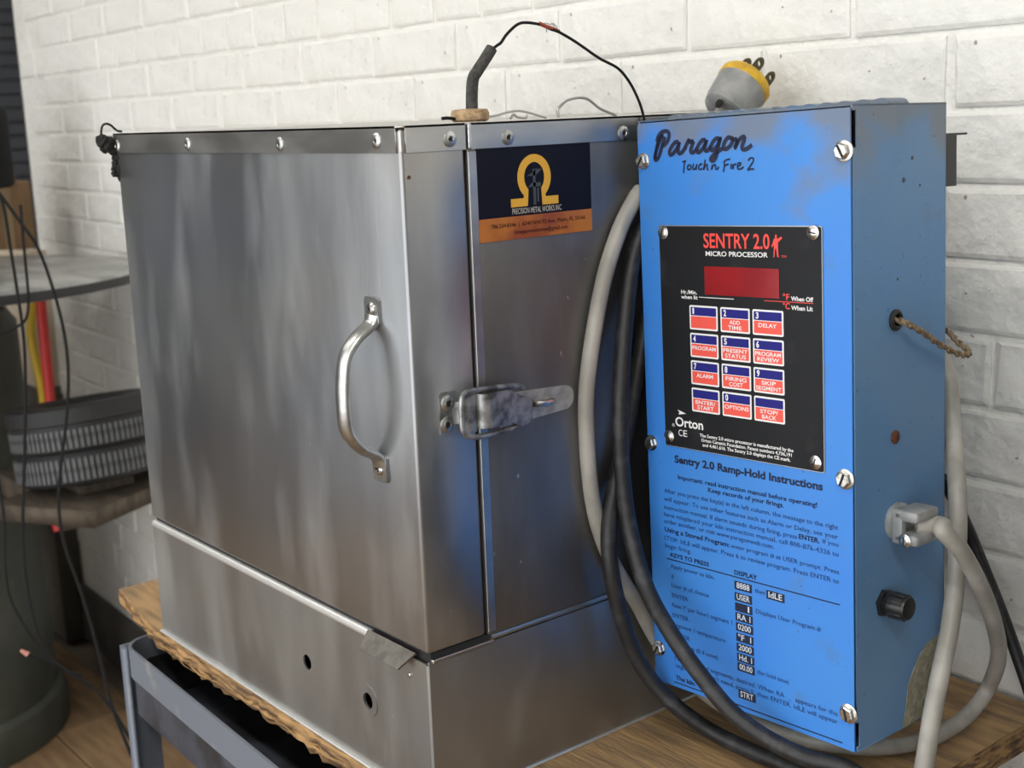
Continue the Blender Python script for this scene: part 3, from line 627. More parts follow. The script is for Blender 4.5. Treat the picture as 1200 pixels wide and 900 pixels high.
# black overlay plate
A0, A1 = .0210, .1699; C1, C0 = .3685, .1998
bm = nb(); add(bm, sheet([rrect(A0 - .0007, C0 - .0007, A1 + .0007, C1 + .0007, .002)], .0010, FRONT(0))); obj('plate_edge', bm, PLEDGE, panel, smooth=False)
bm = nb(); add(bm, sheet([rrect(A0, C0, A1, C1, .0015)], .0016, FRONT(0))); plate = obj('keypad_plate', bm, PLATE, ctl, smooth=False)
for i, px in enumerate(((777.5, 272.5), (953, 272.5), (784.5, 511), (956, 542))):
    q = buv(*px, -.002); screw((q.x, -.0016, q.z), .0050, plate, CHROME, False, (.6, 2.2, 1.2, .5)[i])
PW = FRONT(-.00185)
# display window
a = buv(825.6, 312, -.0016); b = buv(913.6, 350, -.0016)
bm = nb(); add(bm, sheet([[(a.x, b.z), (b.x, b.z), (b.x, a.z), (a.x, a.z)]], .0004, FRONT(-.0016))); obj('display_window', bm, DISPLAY, plate, smooth=False)
def T(s, x0, y0, x1, y1, cap_px, m, parent, wdep=-.0004, bold=0.0, shear=0.0, name='lettering', res=3):
    """print s so that its baseline runs between two pixels of the panel"""
    p = buv(x0, y0, wdep); q = buv(x1, y1, wdep); h = buv(x0, y0 - cap_px, wdep).z - p.z
    return write(name, s, p.x, q.x, (p.z + q.z) / 2, h, FRONT(wdep), m, parent, bold, shear, res)
pd = -.00185
T('SENTRY 2.0', 824.5, 290.3, 902, 291.5, 16.2, RED, plate, pd, .018)
T('MICRO PROCESSOR', 827, 300, 899.8, 301.5, 5.4, WHITE, plate, pd, .015)
T('TM', 915.5, 302, 921.3, 302.5, 3, RED, plate, pd)
# little standing figure of the print
p = buv(904.5, 301.5, pd); q = buv(916.4, 275, pd); fw, fh = q.x - p.x, q.z - p.z
fig = [(.10, 0), (.24, .02), (.28, .30), (.36, .42), (.44, .30), (.52, .02), (.70, 0), (.62, .06), (.58, .38), (.60, .55), (.60, .66), (1.0, .84), (.92, .92), (.58, .82), (.46, .86), (.50, .92), (.46, 1.0), (.36, 1.0), (.32, .92), (.36, .86), (.20, .80), (.10, .62), (-.05, .48), (.02, .44), (.20, .56), (.20, .36), (.16, .06)]
bm = nb(); add(bm, sheet([[(p.x + x * fw, p.z + z * fh) for x, z in fig]], .0002, FRONT(-.0016))); obj('figure_print', bm, RED, plate, smooth=False)
T('Hr./Min.', 798.3, 344, 816.8, 345, 4.2, WHITE, plate, pd, .02)
T('when lit', 798.3, 349.8, 817.5, 350.8, 4.2, WHITE, plate, pd, .02)
T('°F', 917.4, 351.3, 925.2, 352, 7, RED, plate, pd, .015); T('When Off', 927, 352.4, 953, 354, 5, WHITE, plate, pd, .02)
T('°C', 917.4, 361.8, 925.8, 362.5, 7, RED, plate, pd, .015); T('When Lit', 927.2, 363, 952.5, 364.8, 5, WHITE, plate, pd, .02)
def rule(pts, wpx, m, parent, dep):
    bm = nb(); q = [buv(u, v, dep) for u, v in pts]; wd_ = (buv(*pts[0], dep) - buv(pts[0][0], pts[0][1] + wpx, dep)).length
    zz = sum(k.z for k in q[:2]) / 2
    add(bm, sheet([[(q[0].x, zz - wd_ / 2), (q[1].x, zz - wd_ / 2), (q[1].x, zz + wd_ / 2), (q[0].x, zz + wd_ / 2)]], .0002, FRONT(dep + .0002)))
    return obj('rule', bm, m, parent, smooth=False)
rule([(819.3, 348.6), (859.6, 350.2)], .8, WHITE, plate, pd); rule([(895.4, 352), (953, 356)], .8, RED, plate, pd)
# keys
K0 = buv(810, 357, -.0016); K1 = buv(842.9, 359.6, -.0016); K2 = buv(810.5, 385.4, -.0016); S1_ = buv(885.5, 463.3, -.0016); S2_ = buv(922, 497, -.0016)
ku = [.0500, .0802, .1102]; kw_ = .0274; kv = [.3102, .2894, .2686, .2478]; kh_ = .0182
KEYS = [[('1', []), ('2', ['ADD', 'TIME']), ('3', ['DELAY'])], [('4', ['PROGRAM']), ('5', ['PRESENT', 'STATUS']), ('6', ['PROGRAM', 'REVIEW'])],
        [('7', ['ALARM']), ('8', ['FIRING', 'COST']), ('9', ['SKIP', 'SEGMENT'])], [('', ['ENTER/', 'START']), ('0', ['OPTIONS']), ('', ['STOP/', 'BACK'])]]
for r_, row in enumerate(KEYS):
    for c_, (num, words) in enumerate(row):
        u, v = ku[c_], kv[r_]; g = .0013
        bm = nb(); add(bm, sheet([rrect(u, v - kh_, u + kw_, v, .0012)], .0003, FRONT(-.0016))); key = obj('key', bm, WHITE, ctl, smooth=False)
        nm = num if num else words[0].lower().strip('/'); key['label'] = 'white-framed blue and red key ' + ('number ' + num if num else 'reading ' + words[0].strip('/'))
        vm = v - kh_ * .43
        bm = nb(); add(bm, sheet([rrect(u + g, vm + .0003, u + kw_ - g, v - g, .0004)], .0002, FRONT(-.0019))); obj('blue_band', bm, KEYBLUE, key, smooth=False)
        bm = nb(); add(bm, sheet([rrect(u + g, v - kh_ + g, u + kw_ - g, vm - .0003, .0004)], .0002, FRONT(-.0019))); obj('red_band', bm, KEYRED, key, smooth=False)
        Mk = FRONT(-.00225)
        if num: write('lettering', num, u + .0032, u + (.0058 if num != '1' else .0048), v - .0063, .0042, Mk, WHITE, key, .03)
        for i, wtxt in enumerate(words):
            full = len(wtxt) / 7 * .0228; hh = .0028
            vv = vm - .0042 - i * .0039 if len(words) == 2 else vm - .0046
            write('lettering', wtxt, u + kw_ / 2 - full / 2, u + kw_ / 2 + full / 2, vv, hh, Mk, WHITE, key, .012)
T('Orton', 791.6, 500, 824, 502.5, 10.2, WHITE, plate, pd, .022)
p = buv(794, 480, pd); q = buv(804, 487, pd)
bm = nb(); add(bm, sheet([[(p.x, p.z), (q.x, (p.z + q.z) / 2 - .0005), (p.x + .001, q.z), (p.x + .0018, (p.z + q.z) / 2)]], .0002, FRONT(-.0016))); obj('arrow_print', bm, WHITE, plate, smooth=False)
T('®', 787.5, 499.5, 791, 500, 3.4, WHITE, plate, pd); T('C', 795.3, 510.8, 799.6, 511, 7.4, WHITE, plate, pd); T('E', 801, 511.5, 805.4, 512, 7.4, WHITE, plate, pd)
T('The Sentry 2.0 micro processor is manufactured by the', 820, 511.5, 929.7, 530.2, 3.6, WHITE, plate, pd, .02, res=2)
T('Orton Ceramic Foundation. Patent numbers 4,736,191', 821.8, 517, 927.8, 535.8, 3.6, WHITE, plate, pd, .02, res=2)
T('and 4,461,616. The Sentry 2.0 displays the CE mark.', 823.5, 522.8, 926.4, 541.3, 3.6, WHITE, plate, pd, .02, res=2)
# printed instructions on the blue panel
T('Sentry 2.0 Ramp-Hold Instructions', 790.5, 542, 964, 574.5, 8.2, INK, panel, bold=.03)
T('Important: read instruction manual before operating!', 794.4, 562.3, 957.6, 593.5, 5, INK, panel, bold=.014, res=2)
T('Keep records of your firings.', 829.7, 576.8, 918.4, 594.5, 5, INK, panel, bold=.014, res=2)
for s, x1, y0, y1 in (('After you press the key(s) in the left column, the message to the right', 982, 577, 621), ('will appear. To use other features such as Alarm or Delay, see your', 982, 587, 631.5),
                      ('have misplaced your kiln instruction manual, call 800-876-4326 to', 982.7, 605.6, 651.5), ('order another, or visit www.paragonweb.com.', 907, 613.5, 642.5),
                      ('STOP. IdLE will appear. Press 6 to review program. Press ENTER to', 983, 632.3, 684.5)):
    T(s, 778.3, y0, x1, y1, 5, INKSOFT, panel, res=2)
T('instruction manual. If alarm sounds during firing, press', 778.3, 596, 934, 632, 5, INKSOFT, panel, res=2); T('ENTER.', 936, 631, 960, 637, 5.6, INK, panel, bold=.02); T('If you', 964, 636.5, 982, 641, 5, INKSOFT, panel, res=2)
T('Using a Stored Program:', 779, 622.8, 855, 641, 5.2, INK, panel, bold=.016, res=2); T('enter program # at USER prompt. Press', 857, 641, 983, 674, 5, INKSOFT, panel, res=2)
T('begin firing.', 779.6, 640.5, 809.6, 649.5, 5, INKSOFT, panel, res=2)
T('KEYS TO PRESS', 785.8, 652.2, 830.6, 664, 4.6, INK, panel, bold=.02, res=2); T('DISPLAY', 860.5, 672.8, 887, 679.8, 5, INK, panel, bold=.02, res=2)
rule([(781, 653.8), (984, 709.5)], 1.1, INK, panel, -.0004)
LEFT = [('Apply power to kiln.', 785.8, 666, 837, 678.5), ('4', 786.5, 677.5, 789.5, 678), ('User # of choice', 787, 689, 830.5, 699), ('ENTER', 787.6, 700, 806.3, 705), ('Rate (° per hour) segment 1', 787.8, 711.5, 858, 731.5), ('ENTER', 788.4, 723, 806.8, 728),
        ('Segment 1 temperature', 789, 734.5, 850, 752.5), ('ENTER', 790, 746, 808.3, 751), ('Hold time (0 if none)', 790.5, 757.5, 841, 771.5), ('For number of segments, desired. When RA  _  appears for the', 791, 778.5, 981.5, 833.5), ("segment you don't need, press 0, then ENTER. IdLE will appear", 792, 787, 981.5, 842.5)]
for s, x0, y0, x1, y1 in LEFT: T(s, x0, y0, x1, y1, 4.8, INKSOFT, panel, res=2)
T('The kiln', 792, 796.5, 814, 803.5, 4.8, INK, panel, bold=.02, res=2)
T('then', 884.5, 694, 896.5, 697.5, 5, INKSOFT, panel, res=2); T('Displays User Program #', 885.8, 719, 961.8, 739.8, 5, INKSOFT, panel, res=2); T('(for hold time)', 887.5, 790.5, 924, 801, 5, INKSOFT, panel, res=2)
rule([(790, 798.6), (987, 871)], 1.1, INK, panel, -.0004)
BADGE = [('8888', 860.6, 680.2), ('USER', 860.9, 693.6), ('1', 861.3, 705.6), ('RA 1', 861.8, 717), ('0200', 862.3, 728.8), ('°F  1', 862.7, 741), ('2000', 863.2, 752.8), ('Hd. 1', 863.7, 764.6), ('00.00', 864.2, 775.6), ('IdLE', 898, 691.2), ('STRT', 865.3, 807.5)]
for s, x0, y0 in BADGE:
    p = buv(x0, y0, -.0002); wv, hv = .0166, .0066
    bm = nb(); add(bm, sheet([[(p.x, p.z - hv), (p.x + wv, p.z - hv), (p.x + wv, p.z), (p.x, p.z)]], .0002, FRONT(0))); obj('printed_badge', bm, INK, panel, smooth=False)
    l = .0125 if len(s) > 1 else .0015; l0 = p.x + (wv - l) / 2 if len(s) > 1 else p.x + wv - .0042
    write('lettering', s, l0, l0 + l, p.z - hv * .78, .0044, FRONT(-.00035), mat('badge_print', (0.62, 0.68, 0.75), 0.5), panel, .012)
# script name on the panel, brush drawn
def script(chars, O, ex, ey, wpx, name='script_lettering'):
    bm = nb()
    for c in chars:
        pts = [buv(O[0] + x * ex[0] + y * ey[0], O[1] + x * ex[1] + y * ey[1], -.0004) for x, y in c]
        stroke(bm, [(q.x, q.z) for q in pts], wpx, FRONT(-.0004))
    return obj(name, bm, INK, panel, smooth=False)
Z = lambda s: [((x / 4.09), (y / 4.09)) for x, y in s]     # strokes in quarter pixels from (730, 50)
PAR = [[(158, 560), (155, 540), (165, 500), (180, 460), (190, 440)], [(190, 440), (170, 470), (158, 520), (152, 555), (160, 562), (172, 545), (184, 505), (196, 465), (200, 450)],
       [(162, 475), (168, 450), (185, 430), (207, 424), (220, 436), (216, 465), (200, 488), (186, 494)],
       [(266, 476), (250, 478), (232, 500), (222, 525), (230, 538), (250, 520), (266, 490), (270, 476), (264, 510), (268, 530), (282, 526), (300, 500)],
       [(296, 508), (306, 484), (316, 466), (318, 476), (338, 472)], [(338, 472), (328, 500), (324, 520), (332, 527), (344, 520), (354, 506)],
       [(396, 468), (380, 468), (362, 490), (354, 514), (362, 526), (382, 508), (396, 480), (400, 466), (392, 500), (396, 518), (408, 514), (420, 496)],
       [(462, 460), (446, 460), (428, 480), (420, 504), (428, 516), (448, 498), (462, 472), (466, 458), (456, 500), (446, 545), (432, 566), (420, 560), (428, 545), (450, 525), (480, 505)],
       [(520, 456), (502, 456), (486, 478), (482, 500), (492, 510), (512, 496), (524, 474), (522, 458), (530, 464), (545, 462)],
       [(548, 458), (544, 480), (536, 505), (548, 480), (566, 456), (580, 452), (580, 468), (570, 498), (576, 512), (594, 508), (618, 490)]]
script([Z(c) for c in PAR], (730, 50), (1, 0), (0, 1), .0031)
TF = [[(284, 572), (302, 566)], [(296, 568), (292, 600), (290, 625)], [(318, 585), (310, 592), (312, 608), (322, 606), (326, 592), (318, 585)], [(338, 582), (334, 600), (340, 608), (350, 596), (354, 582), (350, 604), (354, 608)], [(380, 582), (368, 584), (362, 600), (370, 608), (380, 602)], [(394, 560), (390, 585), (386, 608), (394, 590), (402, 584), (404, 606), (410, 610)],
      [(428, 584), (424, 608), (430, 592), (442, 584), (444, 604), (452, 606), (458, 594)], [(484, 568), (486, 590), (480, 620)], [(484, 568), (500, 560), (514, 558)], [(484, 590), (506, 582)], [(518, 580), (516, 606)], [(528, 580), (526, 606), (530, 590), (542, 580)], [(548, 594), (560, 588), (564, 578), (554, 576), (548, 592), (552, 606), (566, 604), (578, 596)], [(600, 566), (608, 554), (622, 554), (624, 568), (610, 590), (598, 610), (612, 606), (628, 606)]]
script([Z(c) for c in TF], (730, 50), (1, 0), (0, 1), .00125)
# right-hand face fittings
g = bside(1049, 375)
bm = nb(); lathe(bm, [(.0052, -.002), (.0075, 0), (.0075, .0015), (.0055, .0028), (.0042, .002), (.0042, -.002)], (BW, g.y, g.z), (1, 0, 0), 18, False); obj('grommet', bm, mat('black_rubber', (0.015, 0.015, 0.015), .6), case)
bm = nb(); wp = [blocal(k) for k in (BM @ Vector((BW - .01, g.y, g.z)) + BO, BM @ Vector((BW + .003, g.y, g.z)) + BO)]
d1 = (BM @ Vector((BW, g.y, g.z)) + BO - CAM).length
wp += [blocal(at(u, v, d1 + dd)) for u, v, dd in ((1068, 382, -.002), (1085, 392, .012), (1100, 403, .028), (1120, 414, .045), (1133, 416, .058), (1135, 411, .066), (1122, 400, .074), (1113, 390, .080), (1104, 384, .086))]
cs = spline(wp, 8)
for ph in (0, math.pi):
    tw = []
    for i, c in enumerate(cs):
        t = (cs[min(i + 1, len(cs) - 1)] - cs[max(i - 1, 0)]).normalized(); a = t.orthogonal().normalized(); b = t.cross(a); tw.append(c + (a * math.cos(i * .75 + ph) + b * math.sin(i * .75 + ph)) * .0012)
    tube(bm, tw, .0014, 6)
obj('braided_lead', bm, BARE, ctl)
g = bside(1048.5, 512); bm = nb(); lathe(bm, [(.0048, -.001), (.0048, .001), (.003, .002)], (BW, g.y, g.z), (1, 0, 0), 16); obj('rusty_plug', bm, RUSTY, case)
# dots and scuffs of bare metal
for px, r in (((1069, 185), .0014), ((1059, 211), .0018), ((1078, 217), .0010), ((1052, 327), .001)):
    g = bside(*px); bm = nb(); lathe(bm, [(r, -.0005), (r, .0002)], (BW, g.y, g.z), (1, 0, 0), 10); obj('paint_chip', bm, mat('chip_dark', (.05, .06, .08), .7), case)
# strain relief clamp
g = bside(1050, 610); c0 = Vector((BW, g.y, g.z))
bm = nb(); lathe(bm, [(.0135, 0), (.0135, .004), (.0115, .005), (.0115, .009)], c0, (1, 0, 0), 20)
box(bm, c0 + Vector((.006, -.0135, .004)), c0 + Vector((.026, .014, .0125)), .003, 2); box(bm, c0 + Vector((.006, -.0135, -.0125)), c0 + Vector((.026, .014, -.004)), .003, 2)
box(bm, c0 + Vector((.005, -.0135, -.0125)), c0 + Vector((.014, -.007, .0125)), .002, 2)
cl = obj('strain_relief', bm, GREYP, ctl, ang=45)
for zz in (-.0085,): 
    p = c0 + Vector((.0165, -.0135, zz)); screw(p, .0048, cl, CHROME, False, .7, (0, -1, 0))
# fuse knob
g = bside(1036, 706); c0 = Vector((BW, g.y, g.z)); BK = mat('black_bakelite', (0.012, 0.012, 0.013), 0.3)
bm = nb(); lathe(bm, [(.0105, 0), (.0105, .003), (.0085, .004), (.0085, .006)], c0, (1, 0, 0), 6); lathe(bm, [(.0085, .006), (.0092, .007), (.0088, .019), (.0078, .0205), (.003, .0208)], c0, (1, 0, 0), 24); kn = obj('fuse_knob', bm, BK, ctl)
for k in range(14):
    a = 2 * math.pi * k / 14; q = c0 + Vector((.0075, .0091 * math.cos(a), .0091 * math.sin(a))); bm = nb(); tube(bm, [q, q + Vector((.011, -.0003 * math.cos(a), -.0003 * math.sin(a)))], .0008, 5); obj('ridge', bm, BK, kn)
# flaked patch at the lower back corner
pp = [bside(*q) for q in ((1106, 737), (1097, 745), (1086, 754), (1078, 766), (1071, 782), (1064, 802), (1061, 830), (1057, 853), (1072, 845), (1085, 836), (1092, 826), (1099, 814), (1105, 798), (1106, 770))]
bm = nb(); add(bm, sheet([[(min(q.y, BD), q.z) for q in pp]], .0005, SIDE(BW))); obj('flaked_patch', bm, STAIN, case, smooth=False)
# back bracket and the hanger that carries the box on the kiln side
b0 = blocal(ony(1110, 156, .318)); b1 = blocal(ony(1114, 219, .318))
bm = nb(); box(bm, (BW - .05, BD, b1.z), (BW - .0015, BD + .0165, b0.z), .0006, 1); box(bm, (BW - .05, BD + .012, b0.z - .0015), (BW - .002, BD + .031, b0.z), .0004, 1); obj('back_bracket', bm, mat('black_bracket', (.02, .02, .02), .5), ctl)
bm = nb(); box(bm, (-.0155, .07, .25), (.004, .10, .30), .001, 1); box(bm, (-.0220, .07, .10), (.006, .10, .14), .001, 1); obj('mounting_bracket', bm, mat('black_bracket', (.02, .02, .02), .5), ctl)

# plug resting on the box top
dpl = 1.238; PK = 1.27                     # it hangs in the gap between the kiln back and the wall
pc = at(860, 114, dpl); rgt = CM @ Vector((1, 0, 0)); upv = CM @ Vector((0, 1, 0)); fwv = CM @ Vector((0, 0, -1))
ax = (rgt * .56 + upv * .72 + fwv * .30).normalized()
plug = thing('power_plug', 'grey and yellow three-prong power plug rising behind the blue box top', 'plug', pc)
plug.scale = (PK, PK, PK)
S = .0192
bm = nb(); lathe(bm, [(.005, -.0165), (S * .62, -.016), (S * .82, -.0135), (S * .90, -.008), (S * .95, 0), (S, .0085), (S * 1.02, .0095)], pc, ax, 32); pb = obj('plug_body', bm, GREYP, plug)
bm = nb(); lathe(bm, [(S * 1.02, .0095), (S * 1.05, .0105), (S * 1.05, .0155), (S * .98, .0175), (S * .5, .0180)], pc, ax, 32); obj('plug_face', bm, YELLOW, plug)
side_ = ax.cross(fwv).normalized(); oth = side_.cross(ax).normalized()
def prong(c, dirw, k=1.45):
    Mp = basis(c, dirw, ax); lp = [(-.0036, 0), (.0036, 0), (.0036, .0095)] + [(.0036 * math.cos(R(t)), .0095 + .0036 * math.sin(R(t))) for t in range(15, 180, 15)] + [(-.0036, .0095)]
    lp = [(a, b * k) for a, b in lp]; bm = nb(); add(bm, sheet([lp, circ(0, .0095 * k, .0020, 12)], .0017, Mp)); obj('prong', bm, BRASS, plug, smooth=False)
base_p = pc + ax * .0175; e1 = (rgt * .7 - upv * .55).normalized(); e1 = (e1 - ax * e1.dot(ax)).normalized(); e2 = ax.cross(e1)
prong(base_p - e1 * .008 + e2 * .005, e1 * .85 + e2 * .5); prong(base_p - e1 * .001 - e2 * .005, e1 * .85 + e2 * .5); prong(base_p + e1 * .0115, e1 * .8 + e2 * .6)
bm = nb(); tube(bm, [pc - ax * .0172, pc - ax * .010], .005, 14); obj('cord_entry', bm, DARK, plug)
cl_p = pc - ax * .009 + e1 * .003; bm = nb(); tube(bm, spline([cl_p - e1 * .013 - fwv * .010, cl_p - fwv * .0135, cl_p + e1 * .013 - fwv * .008], 6), .0026, 10, 1.4); obj('cord_clamp', bm, GREYP, plug)
sc_p = pc + (at(843, 121, dpl - .026) - pc) / PK; bm = nb(); lathe(bm, [(.0026, -.004), (.0026, .0015), (.0012, .002)], sc_p, -fwv, 12); obj('clamp_screw', bm, DARK, plug)

# ------------------------------------------------------------------ cords
def cable(name, pts, r, m, label, cat='cable', seg=14, n=10, group=None):
    P = spline(pts, n); bm = nb(); tube(bm, P, r, seg); org = min(P, key=lambda q: q.z)
    return tag(obj(name, bm, m, None, org), label, cat, group)
clampw = BM @ (Vector((BW + .016, bside(1050, 610).y, bside(1050, 610).z))) + BO
X = onx; Zp = onz
gz = .0085
cable('grey_cable', [clampw, clampw + Vector((.012, .012, -.0005)), X(1105, 622, .252), X(1128, 648, .258), X(1150, 690, .254), X(1166, 735, .24), X(1170, 770, .225), Zp(1158, 806, .035), Zp(1134, 838, .018), Zp(1100, 861, gz + .002), Zp(1060, 873, gz), Zp(1010, 876, gz), Zp(950, 868, gz), Zp(890, 849, gz), X(826, 812, .040), X(775, 757, .018), X(746, 706, .0085), X(714, 652, .0073), X(695, 590, .0075), X(687, 500, .0075), X(690, 430, .0075), X(706, 335, .0075), X(725, 272, .0072), X(743, 235, .0067), X(751, 223, .0065)],
      .0063, GREYC, 'long grey power cord looping from the clamp round under the blue box')
cable('grey_cable', [pc - ax * .0205, pc - ax * .034 - Vector((0, 0, .006)), pc + Vector((-.020, .004, -.085)), Vector((-.03, .438, .355)), Vector((.05, .430, .315)), Vector((.12, .405, .300)), Vector((.17, .378, .300)), ony(1103, 420, .356), ony(1112, 450, .349), ony(1116, 500, .343), X(1122, 580, .228), X(1121, 660, .234), X(1114, 730, .240), X(1104, 780, .245), X(1094, 830, .249), X(1086, 880, .253), X(1078, 930, .257), X(1070, 1000, .257)],
      .0068, GREYC, 'grey cord hanging straight down behind the blue box right edge')
cable('black_cable', [X(757, 262, .0078), X(750, 276, .0082), X(739, 320, .0105), X(731, 400, .016), X(727, 480, .0215), X(729, 550, .0235), X(738, 620, .030), X(756, 685, .050), X(785, 740, .082), X(820, 790, .110), X(858, 835, .137), X(900, 866, .163), X(945, 888, .190), X(995, 902, .218), X(1030, 940, .243), X(1040, 1000, .250)],
      .0066, BLACKC, 'thick black cord crossing in front of the blue box lower left corner')
cable('black_cable', [X(762, 368, .0095), X(756, 385, .009), X(746, 440, .0078), X(734, 510, .0076), X(722, 560, .0092), X(714, 610, .0165), X(715, 660, .0222), X(726, 715, .025), X(744, 765, .030), X(770, 806, .043), X(800, 834, .060), X(835, 858, .080), Zp(880, 880, .011), Zp(930, 901, .010), Zp(990, 930, .010), X(1030, 958, .238), X(1038, 1010, .240)],
      .0066, BLACKC, 'lower black cord hanging close against the kiln side onto the board')
cable('black_cable', [ony(1105, 560, .40), ony(1130, 610, .425), ony(1150, 658, .435), ony(1174, 718, .440), ony(1196, 780, .440), ony(1212, 830, .436), ony(1226, 890, .43), ony(1232, 960, .42)],
      .0050, BLACKC, 'thin black cord slanting down the wall right of the box')

# ------------------------------------------------------------------ left background: pedestal machine, shelf, rings, hoses
GREEN = mat('dull_green_machine', (0.052, 0.058, 0.048), 0.55, 0.1, (0.08, 0.085, 0.07), 7, 7)
DISCM = mat('dusty_disc', (0.40, 0.40, 0.385), 0.4, 0.3, (0.22, 0.22, 0.21), 9, 7, (1, 2, 1))
pcx, pcy = -2.10, 0.12
mach = thing('pedestal_machine', 'dull green round pedestal machine with a dark disc table by the wall', 'machine', (pcx, pcy, FZ))
bm = nb(); lathe(bm, [(.298, 0), (.298, .05), (.292, .075), (.280, .085)], (pcx, pcy, FZ), (0, 0, 1), 48); obj('foot_ring', bm, GREEN, mach)
bm = nb(); lathe(bm, [(.280, .08), (.280, .87), (.26, .90)], (pcx, pcy, FZ), (0, 0, 1), 48); obj('column', bm, GREEN, mach)
bm = nb(); box(bm, (pcx - .2, pcy - .13, .17), (pcx + .20, pcy + .13, .2305), .01); obj('head_block', bm, mat('dark_iron', (.03, .03, .032), .5, .3), mach)
dcx, dcy, dz = -1.75, 0.175, .252
bm = nb(); lathe(bm, [(.345, -.022), (.36, -.018), (.36, -.004), (.353, 0)], (dcx, dcy, dz), (0, 0, 1), 64); dsk = obj('disc_table', bm, DISCM, mach)
bm = nb(); lathe(bm, [(.3605, -.019), (.3615, -.016), (.3615, -.006), (.3605, -.003)], (dcx, dcy, dz), (0, 0, 1), 64, False); obj('disc_rim', bm, mat('dark_iron', (.03, .03, .032), .5, .3), dsk)
# cardboard carton and black tool head on the disc
cbx = onz(28, 292, dz)
q0 = onz(21, 291, dz)
carton = thing('carton', 'brown cardboard carton standing on the disc table', 'box', (q0.x, q0.y, dz), (0, 0, R(51)), local=True)
CB = mat('cardboard', (0.28, 0.17, 0.085), 0.85, 0.0, (0.22, 0.13, 0.06), 12)
bm = nb(); box(bm, (-.09, -.03, 0), (.028, .04, .145), .002, 1); obj('carton_body', bm, CB, carton)
bm = nb(); box(bm, (-.09, -.031, .143), (.022, -.028, .165), .0008, 1); obj('carton_flap', bm, CB, carton)
bm = nb(); box(bm, (-.012, -.0315, .0), (.008, -.0295, .143)); obj('tape', bm, mat('packing_tape', (.36, .25, .13), .4), carton)
th_ = onz(-14, 302, dz)
tool = thing('tool_head', 'black tool head standing on the disc table at the left edge', 'tool', (th_.x, th_.y, dz), (0, 0, R(51)), local=True)
BKT = mat('black_tool', (.010, .010, .011), .8, spec=.15)
bm = nb(); box(bm, (-.10, -.04, 0), (-.005, .03, .15), .006); obj('tool_stand', bm, BKT, tool)
bm = nb(); box(bm, (-.16, -.06, .14), (.062, .04, .30), .012); th2 = obj('tool_housing', bm, BKT, tool)
bm = nb(); lathe(bm, [(.05, 0), (.05, .02), (.03, .03)], (.0, -.06, .235), (0, -1, 0), 20); obj('end_cap', bm, mat('grey_cap', (.012, .012, .013), .8, spec=.15), tool)
bm = nb(); box(bm, (.012, -.025, .30), (.040, .02, .345), .004); obj('yellow_guard', bm, mat('yellow_guard', (.55, .38, .02), .5), tool)
# roll-up shutter far behind
sh = thing('roll_shutter', 'grey slatted roll-up shutter far behind the brick wall end', 'shutter', (-4.86, 0.5, FZ), (0, 0, R(90)), local=True)
SHM = mat('shutter_grey', (.20, .21, .23), .5, .3)
sl = nb(); box(sl, (0, 0, 0), (2.2, .02, .052), .008, 2); sme = bpy.data.meshes.new('slat'); sl.to_mesh(sme); sl.free(); sme.materials.append(SHM)
for k in range(40):
    o = bpy.data.objects.new('slat', sme); COL.objects.link(o); o.parent = sh; o.location = (0, 0, k * .056)
# shelf plank with two ribbed rings
sz = -.115
c = onz(109, 600, sz); l0 = onz(-10, 591, sz); r0 = onz(170, 574, sz)
shelf = thing('shelf_plank', 'dark wooden shelf plank under the two ribbed rings', 'shelf', (c.x, c.y, sz - .028))
SHW = mat('dark_shelf_wood', (.11, .085, .06), .75, 0, (.06, .048, .036), 20, 7, (1, 4, 1))
e1s = (l0 - c); e2s = (r0 - c).normalized() * .33
poly = [c, c + e2s, c + e2s + e1s * 1.0, c + e1s * 1.0]
bm = nb(); add(bm, sheet([[(q.x, q.y) for q in poly]], .028, TOP(sz - .028))); obj('plank', bm, SHW, shelf, smooth=False)
pe = c + e1s * .75 + e2s * .35
bm = nb(); box(bm, (pcx + .265, pe.y - .02, sz - .07), (pe.x + .03, pe.y + .02, sz - .028), .003); obj('shelf_arm', bm, SHW, shelf)
RUB = mat('ribbed_rubber', (.018, .018, .019), .6); RIBM = mat('dusty_ribs', (.12, .125, .13), .6, 0, (.05, .05, .052), 60)
rc = at(112, 560, (onz(112, 590, sz) - CAM).length + .12); rad = .128
dw = (rc - CAM); dw.z = 0; 
rcx, rcy = rc.x, rc.y
TILT = Matrix.Rotation(R(-6.0), 3, (CM @ Vector((0, 0, -1)))) @ Matrix.Rotation(R(-6), 3, (CM @ Vector((1, 0, 0))))
rbase = Vector((rcx, rcy, sz + .019))
def ring(k0, h, R0, label, lip):
    t = thing('ribbed_ring', label, 'ring', rbase + TILT @ Vector((0, 0, k0)), TILT.to_euler(), 'ribbed rings on the shelf', local=True)
    bm = nb(); lathe(bm, [(R0 * .55, .004), (R0 * .62, 0), (R0 * .96, 0), (R0, .006), (R0, h - .006), (R0 * .96, h), (R0 * .62, h), (R0 * .55, h - .004), (R0 * .55, .004)], (0, 0, 0), (0, 0, 1), 48, False); obj('body', bm, RUB, t)
    n = 84; bm0 = nb(); box(bm0, (R0 - .002, -.0028, .008), (R0 + .0028, .0028, h - .008 - lip)); rm = bpy.data.meshes.new('rib'); bm0.to_mesh(rm); bm0.free(); rm.materials.append(RIBM)
    for k in range(n):
        o = bpy.data.objects.new('rib', rm); COL.objects.link(o); o.parent = t; o.rotation_euler = (0, 0, 2 * math.pi * k / n)
    if lip:
        bm = nb(); lathe(bm, [(R0 + .001, h - lip), (R0 + .004, h - lip + .002), (R0 + .004, h - .003), (R0 - .01, h)], (0, 0, 0), (0, 0, 1), 48, False); obj('top_band', bm, RUB, t)
